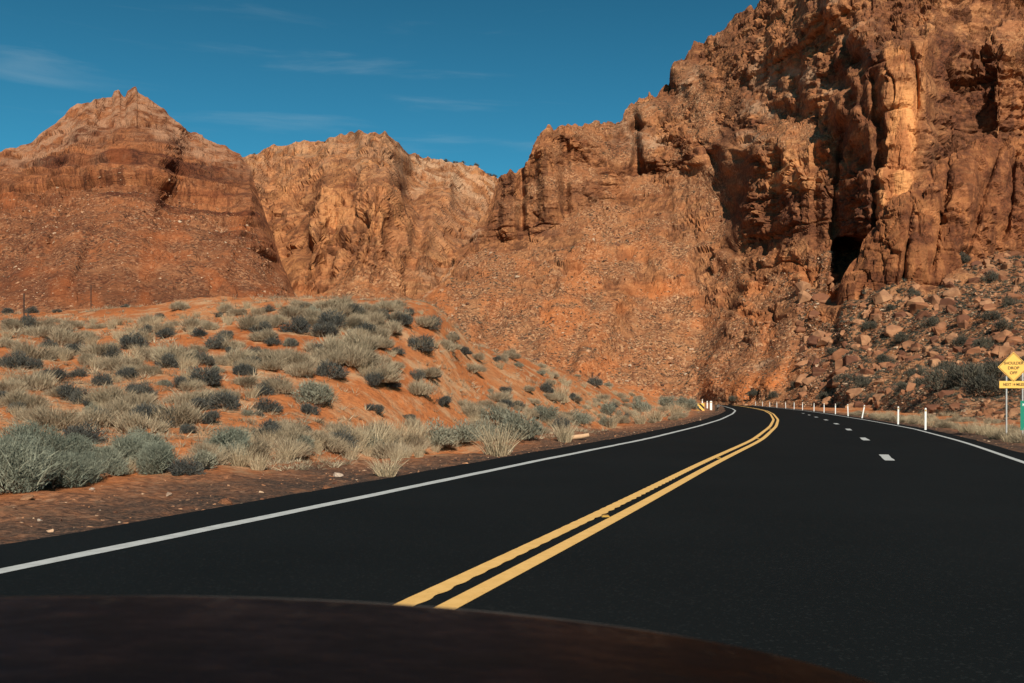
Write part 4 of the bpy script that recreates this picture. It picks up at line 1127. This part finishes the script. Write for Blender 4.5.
lY = np.exp(rng.uniform(math.log(11), math.log(150), 30000)); lX = (rng.uniform(-30, 700, 30000) - 512) / F * lY
lZ = gz(lX, lY)
lk = (D_L - road_d(lX, lY) > 1.4) & (lZ > 0.05) & (vnoise(lX / 4, lY / 4, lX * 0, 91) > rng.uniform(-0.8, 0.9, 30000)) & (lY < np.interp(512 + F * lX / lY, _sx, _Yc) * 1.1) & ((lY > 19) | (road_d(lX, lY) < -9.5))
lv = np.stack([lX, lY, lZ - 0.01], -1)[lk][:4200]; lz = rng.uniform(0.16, 0.42, len(lv)) * np.clip(lv[:, 1] / 30, 0.55, 1)
TUFT = []
for k in range(5):
    rg = np.random.default_rng(600 + k); d_ = dome_dirs(16, rg, 0.25); b_ = d_ * [0.25, 0.25, 0.0]
    v_, q_, t_ = blades(b_, d_ + [0, 0, 0.3], rg.uniform(0.35, 0.8, 16), rg.uniform(0.02, 0.04, 16), np.full(16, 0.2), np.zeros(16), rg, 1); TUFT.append((v_, q_))
tag(obj('grass_litter', scatter_mesh('grass_litter', TUFT, lv, lz, M_PUFF, rng, squash=0.8)), 'sparse low dry grass and twigs between the dune shrubs', 'ground cover', kind='stuff')

# right-hand verge: pale grass and dark bushes under the signs
def right_ground(px, Y):
    X = (px - 512) / F * Y
    return X, Y, float(gz(np.array([X]), np.array([Y]))[0])
for i in range(190):
    Y = random.uniform(27, 100)
    d = float(D_R(Y)) + 0.9 + abs(random.gauss(0, 4.0))
    X, Yp = road_pt(Y, d); X = float(X); Yp = float(Yp)
    px = 512 + F * X / Yp
    if px > 1065: continue
    pos = (X, Yp, float(gz(np.array([X]), np.array([Yp]))[0]))
    py = to_px(pos)[1]
    if random.random() < 0.4: put_grass(px, py, random.uniform(0.45, 0.85) * F / Yp, pos, True)
    else: put_puff(px, py, random.uniform(0.6, 1.1) * F / Yp, pos, True)
def c_surface(px, py):
    k = np.argmin(((xC[1:nC] - px) / 1.0) ** 2 + ((yC[1:nC] - py)) ** 2)
    i, j = np.unravel_index(k, xC[1:nC].shape)
    return PC[1:nC][i, j]
for px, py, w in [(945, 408, 44), (968, 404, 50), (985, 410, 46), (1000, 400, 40), (955, 396, 36), (1012, 408, 44), (930, 398, 30), (975, 392, 34), (918, 378, 24), (940, 262, 20), (962, 268, 22), (990, 284, 20), (905, 345, 22), (880, 362, 24), (862, 392, 26), (905, 400, 22), (845, 385, 20), (830, 352, 18), (930, 330, 24), (960, 345, 22), (985, 352, 24), (1005, 335, 24), (890, 318, 18), (870, 335, 18), (915, 305, 18), (1010, 312, 22), (948, 372, 26), (990, 372, 26), (820, 398, 18), (795, 385, 16), (775, 398, 14), (754, 398, 14), (735, 402, 14), (990, 322, 22), (1020, 380, 30), (870, 400, 20)]:
    p = c_surface(px, py)
    put_sage('scree', px, py, w, random.uniform(0.8, 1.05), (float(p[0]), float(p[1]), float(p[2])))

# junipers on the far skyline
for px in (428, 437, 446, 455, 462, 470, 476, 483, 489, 495, 268, 283, 252):
    j = np.argmin(np.abs(xB[0] - px)); p = PB[nB, j]
    t = empty('juniper', (float(p[0]), float(p[1]) + 6, float(p[2]) - 0.4)); s = random.uniform(3.2, 5.4); t.scale = (s, s, s * random.uniform(0.7, 1.1))
    obj('crown', random.choice(scrub_var)[0], t, loc=(0, 0, 0.16)); MB().tube([(0, 0, -0.15), (0.02, 0, 0.12), (0, 0.02, 0.35)], [0.05, 0.035, 0.02], 6).build('trunk', M_STEM, t)
    tag(t, None, 'tree', 'junipers along the far skyline'); later(t, 'tiny dark juniper on the skyline ' + ('between the dome and the cliff' if px > 400 else 'between the butte and the dome'))

# stones along the left verge
for px, py, w, m, lab in [(80, 483, 16, M_BOULD, 'orange rock with a flat face lying below the big sage'), (92, 490, 6, M_PALE_STONE, 'small pale stone beside the orange rock below the sage'), (40, 521, 6, M_PALE_STONE, 'small white stone alone on the brown verge'),
                          (338, 476, 10, M_PALE_STONE, 'rounded white stone on the verge below the tan bushes'), (327, 490, 10, M_BOULD, 'small orange stone at the pavement edge near a white stone'), (28, 500, 14, M_BOULD, 'long thin reddish rock on the brown verge'), (169, 496, 8, M_PALE_STONE, 'small buff stone on the verge beyond the orange rock'),
                          (225, 504, 14, M_BOULD, 'orange stone at the asphalt edge left of the white stone'), (148, 465, 12, M_BOULD, 'red stone half hidden under the roadside sage'), (108, 477, 9, M_BOULD, 'squat red stone against the foot of the sage'), (510, 312 + 140, 7, M_PALE_STONE, 'pale stone in the grass near the pale log')]:
    X, Y, Z = place(px, py); o = obj('stone', bevel_rock('stone', int(px) + 3, m, (1, .75, .6)), loc=(X, Y, Z + 0.1 * w * Y / F), rot=(0.1, 0.15, random.uniform(-0.6, 0.6)))
    o.scale = (w * Y / F * 1.15,) * 3; tag(o, lab, 'stone', 'loose stones on the left verge')
pv, pz = [], []
for _ in range(2600):
    Y = random.uniform(8, 75) if random.random() < 0.75 else random.uniform(75, 150); off = abs(random.gauss(0.25, 1.4)) + 0.1
    X, Yp = road_pt(Y, D_L - off if random.random() < 0.75 else float(D_R(Y)) + off)
    pv.append((float(X), float(Yp), 0)); pz.append(random.uniform(0.02, 0.06) + 0.10 * random.random() ** 7)
pv = np.array(pv); pv[:, 2] = gz(pv[:, 0], pv[:, 1])
tag(obj('gravel', scatter_mesh('gravel', ROCKVAR, pv, np.array(pz), M_RUBBLE, rng)), 'loose gravel along both edges of the asphalt', 'gravel', kind='stuff')
# pale log lying in the verge
X, Y, Z = place(578, 440)
lg = MB().tube([(-0.42, 0, 0), (-0.2, 0.02, 0.012), (0.1, 0, 0.0), (0.40, -0.02, 0.02)], [0.075, 0.085, 0.08, 0.07], 12).build('log', plain('weathered_wood', (0.55, 0.34, 0.2), 0.8, 0.2), loc=(X, Y, Z + 0.10), rot=(0, -0.12, 0.25), smooth=False)
tag(lg, 'short pale tan log lying in the dry grass beside the road', 'log')

# ---- delineator posts along the right-hand edge
post_xy = [(928.5, 46.8, 0.0), (894.2, 57.6, 0.0), (857, 77, 0.16), (841, 87, 0.0), (827, 99, 0.0), (814.5, 111, 0.0), (802, 124, 0.0), (791, 140, 0.02), (779, 153, 0.0), (768, 168, -0.02), (756, 186, 0.0), (743.5, 205, 0.0), (731, 228, 0.0), (718.5, 255, 0.0)]
for i, (px, Y, lean) in enumerate(post_xy):
    X = (px - 512) / F * Y
    d = float(road_d(X, Y))
    if d < float(D_R(Y)) + 0.2:                      # keep it off the asphalt
        X = float(road_pt(Y, float(D_R(Y)) + 0.3)[0])
    Z = float(gz(np.array([X]), np.array([Y]))[0])
    r = empty('delineator_post', (X, Y, Z), -0.25); r.rotation_euler = (random.gauss(0, 0.02), lean + random.gauss(0, 0.018), -0.25)
    MB().prism([(-0.042, -0.1), (0.042, -0.1), (0.042, 1.08), (0.028, 1.13), (-0.028, 1.13), (-0.042, 1.08)], -0.012, 0.012).box((0, 0.022, 0.5), (0.03, 0.022, 1.2)).build('shaft', M_POST, r)
    MB().box((0, -0.0155, 1.01), (0.06, 0.005, 0.09)).build('reflector', M_REFL, r)
    MB().box((0, 0, -0.02), (0.15, 0.09, 0.06), bevel=0.01).build('base', M_STEEL, r)
    tag(r, None, 'road post', 'white marker posts along the right edge of the road')
    lab = ['white marker post nearest the camera, right of the highway', 'second nearest white marker post beyond the right edge line', 'white marker post leaning to the right, third nearest'][i] if i < 3 else f'upright white marker post, {ORD[i]} nearest along the outer edge of the bend'
    r['label'] = lab

# ---- signs on the right
def text_mesh(txt, size, mat, name='lettering'):
    cu = bpy.data.curves.new('lettering', 'FONT'); cu.body = txt; cu.size = size; cu.align_x = 'CENTER'; cu.align_y = 'CENTER'; cu.extrude = 0.002; cu.offset = size * 0.016
    t = bpy.data.objects.new('tmp', cu); COL.objects.link(t)
    dg = bpy.context.evaluated_depsgraph_get()
    me = bpy.data.meshes.new_from_object(t.evaluated_get(dg)); bpy.data.objects.remove(t)
    me.name = name; me.materials.clear(); me.materials.append(mat)
    return me
def lettering(txt, size, mat, parent, loc, sx=1.0):
    o = obj('lettering', text_mesh(txt, size, mat), parent, loc, (PI / 2, 0, 0)); o.scale = (sx, 1, 1); return o
SY = 39.0
def sgz(X, Y): return float(gz(np.array([X]), np.array([Y]))[0])
SX = (1013 - 512) / F * SY
Zs = sgz(SX, SY)
sg = empty('warning_sign', (SX, SY, Zs), 0.0); sg.rotation_euler = (0, 0, -0.12)
cz = CAMH + (400 - 367) / F * SY - Zs
hd = 15.0 * SY / F
def diamond(r): return [(0, -r), (r, 0), (0, r), (-r, 0)]
pan = MB().prism(diamond(hd), -0.004, 0.004).build('panel', M_SIGNY, sg, loc=(0, -0.05, cz))
# thin black border, built as a square ring on the panel
bm = bmesh.new()
ro, ri = hd * 0.945, hd * 0.905
vo = [bm.verts.new((x, 0, z)) for x, z in diamond(ro)]; vi = [bm.verts.new((x, 0, z)) for x, z in diamond(ri)]
for k in range(4): bm.faces.new((vo[k], vo[(k + 1) % 4], vi[(k + 1) % 4], vi[k]))
me = bpy.data.meshes.new('border'); bm.to_mesh(me); bm.free(); me.materials.append(M_BLACK)
obj('border', me, pan, (0, -0.0065, 0))
lettering('SHOULDER', 0.155, M_BLACK, pan, (0, -0.008, 0.145), 0.92)
lettering('DROP', 0.16, M_BLACK, pan, (0, -0.008, -0.045))
lettering('OFF', 0.16, M_BLACK, pan, (0, -0.008, -0.235))
plq = MB().box((0, 0, 0), (27 * SY / F, 0.008, 7.2 * SY / F), bevel=0.003).build('plaque', M_SIGNY, sg, loc=(0, -0.05, CAMH + (400 - 384.6) / F * SY - Zs))
lettering('NEXT 14 MILES', 0.15, M_BLACK, plq, (0, -0.008, 0), 0.78)
for px in (1006.7, 1022.0):
    MB().box((0, 0, (cz + 0.1) / 2 - 0.1), (0.05, 0.05, cz + 0.3)).build('post', M_STEEL, sg, loc=((px - 1013) * SY / F, 0, 0))
tag(sg, 'yellow diamond warning sign with a plaque below, on two steel posts', 'road sign')
GY = 37.6; GX = (1026.0 - 512) / F * GY; Zg = sgz(GX, GY)
gs = empty('mile_marker', (GX, GY, Zg)); gs.rotation_euler = (0, 0, -0.12)
gzc = CAMH - 15.5 / F * GY - Zg
gp = MB().box((0, 0, 0), (11.5 * GY / F, 0.006, 29.5 * GY / F), bevel=0.002).build('panel', M_SIGNG, gs, loc=(0, -0.04, gzc))
lettering('MILE', 0.15, M_SIGNW, gp, (0, -0.006, 0.40), 0.95)
for k, ch in enumerate('527'): lettering(ch, 0.32, M_SIGNW, gp, (0, -0.006, 0.18 - 0.265 * k))
MB().box((0, 0, gzc / 2), (0.05, 0.05, gzc + 1.2)).build('post', M_STEEL, gs)
tag(gs, 'narrow green mile marker with white lettering, in front of the yellow sign', 'road sign')

# ---- striped marker, guard rail end and small posts at the far left verge
MY = 122.0; MX = (700.5 - 512) / F * MY; Zm = sgz(MX, MY)
mk = empty('object_marker', (MX, MY, Zm), 0.0)
mw, mh = 7.6 * MY / F, 8.2 * MY / F
mzc = CAMH - 7.4 / F * MY - Zm
mp = MB().box((0, 0, 0), (mw, 0.01, mh), bevel=0.003).build('panel', M_SIGNY, mk, loc=(0, -0.06, mzc))
bm = bmesh.new()
def clip_band(c, w):
    """diagonal band x+z in [c-w, c+w] clipped to the panel"""
    a, b = mw / 2 * 0.96, mh / 2 * 0.96
    pts = [(-a, -b), (a, -b), (a, b), (-a, b)]
    for sgn, lim in ((1, c + w), (-1, -(c - w))):
        out = []
        for i in range(len(pts)):
            p, q = pts[i], pts[(i + 1) % len(pts)]
            fp, fq = lim - sgn * (p[0] + p[1]), lim - sgn * (q[0] + q[1])
            if fp >= 0: out.append(p)
            if fp * fq < 0:
                t = fp / (fp - fq); out.append((p[0] + t * (q[0] - p[0]), p[1] + t * (q[1] - p[1])))
        pts = out
        if len(pts) < 3: return []
    return pts
for c in (-0.33, 0.33):
    pts = clip_band(c, 0.16)
    if len(pts) >= 3: bm.faces.new([bm.verts.new((x, 0, z)) for x, z in pts])
me = bpy.data.meshes.new('stripe'); bm.to_mesh(me); bm.free(); me.materials.append(M_BLACK)
obj('stripe', me, mp, (0, -0.0085, 0))
for s in (-0.22, 0.22): MB().box((s, 0, mzc / 2 - 0.1), (0.06, 0.06, mzc + mh * 0.6)).build('post', M_STEEL, mk)
tag(mk, 'yellow marker panel with black diagonal stripes beside the far bend', 'road sign')
gr = empty('guard_rail', (0, 0, 0))
def rail_pt(k): 
    Y = 124 + k * 4.0; X, Yp = road_pt(Y, D_L - 0.9 - 0.1 * max(0, 1 - k)); return float(X), float(Yp)
pts = [rail_pt(k) for k in np.linspace(0, 7, 15)]
prof = [(0.0, 0.45), (-0.05, 0.50), (-0.05, 0.55), (0.0, 0.60), (0.0, 0.63), (-0.05, 0.68), (-0.05, 0.73), (0.0, 0.78)]
v = np.array([[(x - dx, y, 0.0 + h) for x, y in pts] for dx, h in prof])
me = np_mesh('rail', v.reshape(-1, 3), grid_faces(len(prof), len(pts)), [M_STEEL]); rl = obj('rail', me, gr)
so = rl.modifiers.new('thick', 'SOLIDIFY'); so.thickness = 0.012
for k in range(0, 8): 
    x, y = rail_pt(k); MB().box((x - 0.16, y + 0.02, 0.32), (0.15, 0.12, 1.0)).build('post', plain('dark_timber', (0.06, 0.045, 0.035), 0.9, 0.1), gr)
tag(gr, 'short grey steel guard rail on dark posts at the left of the far bend', 'guard rail')
for i, (px, Y, w) in enumerate([(702.3, 150, 0.13), (707.2, 146, 0.16), (711.0, 141, 0.3)]):
    X = (px - 512) / F * Y; Z = sgz(X, Y)
    r = empty('marker_post', (X, Y, Z)); h = CAMH + (-1.0 if i else 0.6) / F * Y - Z
    MB().prism([(-w / 2, -0.1), (w / 2, -0.1), (w / 2, h - 0.06), (w / 2 - 0.03, h), (-w / 2 + 0.03, h), (-w / 2, h - 0.06)], -0.03, 0.03).build('shaft', M_POST, r)
    MB().box((0, -0.034, h - 0.18), (w * 0.7, 0.006, 0.12)).build('reflector', M_REFL, r)
    r['label'] = ['thin white post just above the striped marker panel', 'white post behind the guard rail, between two others', 'widest white post behind the guard rail beside the bend'][i]
    tag(r, None, 'road post', 'white posts behind the guard rail')

# ---- wire fence on the dune top
fn = empty('wire_fence', (0, 0, 0))
fp = []
for px, py, Y in [(-60, 350, 33), (24, 344, 39.5), (91, 322, 57), (129, 317, 66), (150, 314, 70), (202, 305, 84), (240, 302, 96)]:
    X = (px - 512) / F * Y; Z = sgz(X, Y); fp.append((X, Y, Z))
    MB().box((0, 0, 0.62), (0.05, 0.018, 1.5)).box((0, 0.02, 0.62), (0.014, 0.04, 1.5)).build('post', M_RUST, fn, loc=(X, Y, Z))
for h in (0.45, 0.8, 1.15):
    line = []
    for a, b in zip(fp, fp[1:]):
        for w in np.linspace(0, 1, 6)[:-1]:
            line.append((a[0] + w * (b[0] - a[0]), a[1] + w * (b[1] - a[1]), a[2] + w * (b[2] - a[2]) + h - 0.08 * math.sin(w * PI)))
    MB().tube(line, 0.004, 5).build('wire', M_RUST, fn)
tag(fn, 'thin wire fence on dark steel posts along the top of the dune', 'fence')

# ---- the car we look out of: bonnet, wings, grille, lamps, wheels
def mat_bonnet():
    t = NT('mottled_bonnet_paint', 0.34, 0.03)
    tc = t.n('ShaderNodeTexCoord').outputs['Object']
    n = t.noise(t.scaled(tc, (9.0, 14.0, 6.0)), 1.0, 7, 0.7)
    col = t.mix(t.rng(n, 0.42, 0.64), (0.0003, 0.0004, 0.0005), (0.0042, 0.0034, 0.0029))  # mottles: dust stains together with reflections of the hills, painted into the colour
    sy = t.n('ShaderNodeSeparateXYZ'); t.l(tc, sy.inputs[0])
    edge_highlight = t.math('MULTIPLY', t.rng(sy.outputs['Y'], 1.18, 1.42), t.rng(t.noise(t.scaled(tc, (22, 16, 8)), 1.0, 6, 0.75), 0.5, 0.68))  # lighter highlight along the front edge, painted into the colour
    col = t.mix(t.math('MULTIPLY', edge_highlight, 0.85), col, (0.028, 0.020, 0.015))
    t.put(t.b.inputs['Roughness'], t.rng(n, 0.3, 0.7, 0.28, 0.5))
    return t.done(col, t.bump(n, 0.25, 0.02))
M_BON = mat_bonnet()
M_TRIM = plain('dark_trim', (0.012, 0.012, 0.012), 0.5, 0.3)
M_CHROME = plain('grey_trim_metal', (0.20, 0.19, 0.18), 0.45, 0.4, 0.6)
M_TYRE = plain('tyre_rubber', (0.02, 0.02, 0.02), 0.9, 0.1)
M_LAMP = plain('lamp_lens', (0.6, 0.6, 0.58), 0.1, 0.6)
car = empty('car', (-0.55, 0.0, 0.0))
tag(car, 'dark mottled vehicle bonnet at the bottom of the view', 'car')
def bz(u, v):
    """bonnet height: u across (-1..1 m), v forward distance"""
    a = np.abs(u)
    z = 1.131 - 0.072 * u * u - 0.018 * a ** 8 + 0.015 * (sstep(0.45, 1.0, v) - 1)
    roll = np.clip((v - 1.36) / 0.22, 0, 1)
    z = z - 0.22 * roll ** 2.2
    return z
us = np.linspace(-1.1, 1.1, 89); vs = np.concatenate([np.linspace(0.42, 1.3, 40), np.linspace(1.32, 1.58, 26)])
U, Vv = np.meshgrid(us, vs)
Vb = Vv - 0.10 * (np.abs(U) ** 2.5) * np.clip((Vv - 0.42) / 1.16, 0, 1)          # front edge swept back at the corners
Zb = bz(U, Vv)
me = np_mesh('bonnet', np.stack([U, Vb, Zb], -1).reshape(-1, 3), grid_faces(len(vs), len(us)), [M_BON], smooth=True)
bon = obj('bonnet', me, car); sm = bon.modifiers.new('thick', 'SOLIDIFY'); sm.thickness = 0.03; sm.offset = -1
edge = [(u, 1.43 - 0.10 * abs(u) ** 2.5 * (1.01 / 1.16), float(bz(np.array(u), np.array(1.43))) + 0.004) for u in np.linspace(-1.08, 1.08, 60)]
MB().tube(edge, 0.0035, 6).build('edge_trim', M_CHROME, bon, smooth=True)
for s in (-1, 1):
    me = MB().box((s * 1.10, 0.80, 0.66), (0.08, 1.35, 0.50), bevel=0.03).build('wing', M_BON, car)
    wl = MB().tube([(s * 0.88, 0.95, 0.38), (s * 1.12, 0.95, 0.38)], 0.37, 28).build('wheel', M_TYRE, car)
    MB().tube([(s * 1.08, 0.95, 0.38), (s * 1.135, 0.95, 0.38)], [0.22, 0.20], 20).build('rim', M_CHROME, wl)
    MB().box((s * 0.78, 1.52, 0.74), (0.34, 0.10, 0.16), bevel=0.03).build('headlight', M_LAMP, car)
MB().box((0, 1.53, 0.55), (2.0, 0.16, 0.22), bevel=0.05).build('bumper', M_TRIM, car)
MB().box((0, 1.50, 0.78), (1.15, 0.06, 0.20), bevel=0.02).build('grille', M_CHROME, car)
MB().box((0, 0.36, 1.05), (1.9, 0.12, 0.06), bevel=0.02).build('cowl', M_TRIM, car)

flush_labels()

# ================================================================== light, sky, camera
SUN_EL, SUN_AZ = 34.0, 11.0        # elevation; degrees to the right of straight behind the camera
el, az = math.radians(SUN_EL), math.radians(SUN_AZ)
to_sun = Vector((math.sin(az) * math.cos(el), -math.cos(az) * math.cos(el), math.sin(el)))
sun = bpy.data.lights.new('sun', 'SUN'); sun.energy = 4.6; sun.angle = math.radians(0.5); sun.color = (1.0, 0.90, 0.75)
so = link(bpy.data.objects.new('sun', sun)); so.rotation_euler = to_sun.to_track_quat('Z', 'Y').to_euler()

w = bpy.data.worlds.new('World'); scene.world = w; w.use_nodes = True
nt = w.node_tree; nt.nodes.clear()
N_ = nt.nodes.new; L_ = nt.links.new
out = N_('ShaderNodeOutputWorld'); bg = N_('ShaderNodeBackground'); sky = N_('ShaderNodeTexSky')
sky.sky_type = 'NISHITA'; sky.sun_disc = False; sky.sun_elevation = el
sky.sun_rotation = math.atan2(to_sun.x, to_sun.y)
sky.altitude = 1300; sky.air_density = 1.0; sky.dust_density = 1.0; sky.ozone_density = 2.5
tint = N_('ShaderNodeMix'); tint.data_type = 'RGBA'; tint.blend_type = 'MULTIPLY'; tint.inputs[0].default_value = 1.0
tint.inputs[7].default_value = (0.215, 0.80, 0.82, 1)
tcs = N_('ShaderNodeTexCoord'); sxz = N_('ShaderNodeSeparateXYZ'); L_(tcs.outputs['Generated'], sxz.inputs[0])
gz_ = N_('ShaderNodeMapRange'); gz_.inputs[1].default_value = 0.12; gz_.inputs[2].default_value = 0.38; gz_.inputs[3].default_value = 1.22; gz_.inputs[4].default_value = 0.80
L_(sxz.outputs['Z'], gz_.inputs[0])
vs_ = N_('ShaderNodeVectorMath'); vs_.operation = 'SCALE'; L_(sky.outputs[0], vs_.inputs[0]); L_(gz_.outputs[0], vs_.inputs['Scale'])
L_(vs_.outputs[0], tint.inputs[6])
# thin streaky cirrus in the sky itself
tc = N_('ShaderNodeTexCoord'); mp_ = N_('ShaderNodeMapping'); mp_.inputs['Scale'].default_value = (3.0, 3.0, 26.0); mp_.inputs['Rotation'].default_value = (0.0, 0.06, 0.3)
L_(tc.outputs['Generated'], mp_.inputs[0])
nz = N_('ShaderNodeTexNoise'); nz.inputs['Scale'].default_value = 1.6; nz.inputs['Detail'].default_value = 6; nz.inputs['Roughness'].default_value = 0.55; nz.inputs['Distortion'].default_value = 0.4
L_(mp_.outputs[0], nz.inputs['Vector'])
mr = N_('ShaderNodeMapRange'); mr.interpolation_type = 'SMOOTHSTEP'; mr.inputs[1].default_value = 0.55; mr.inputs[2].default_value = 0.82; mr.inputs[3].default_value = 0; mr.inputs[4].default_value = 0.17
L_(nz.outputs['Fac'], mr.inputs[0])
cl = N_('ShaderNodeMix'); cl.data_type = 'RGBA'; cl.inputs[7].default_value = (5.0, 6.2, 6.6, 1)
L_(mr.outputs[0], cl.inputs[0]); L_(tint.outputs[2], cl.inputs[6])
L_(cl.outputs[2], bg.inputs[0]); bg.inputs[1].default_value = 0.07
L_(bg.outputs[0], out.inputs[0])

cam = bpy.data.cameras.new('camera'); cam.sensor_width = 36.0; cam.lens = F / 1024 * 36.0
cam.shift_y = (HZ - 341.5) / 1024.0
cam.dof.use_dof = True; cam.dof.focus_distance = 70.0; cam.dof.aperture_fstop = 6.3
cam.clip_start = 0.05; cam.clip_end = 20000
co = link(bpy.data.objects.new('camera', cam)); co.location = (0, 0, CAMH); co.rotation_euler = (PI / 2, 0, 0)
scene.camera = co
scene.view_settings.view_transform = 'Standard'; scene.view_settings.look = 'None'
scene.view_settings.exposure = 0.34; scene.view_settings.gamma = 1.0
scene.view_settings.use_curve_mapping = False
scene.cycles.max_bounces = 5; scene.cycles.diffuse_bounces = 3; scene.cycles.glossy_bounces = 2
scene.cycles.use_denoising = True
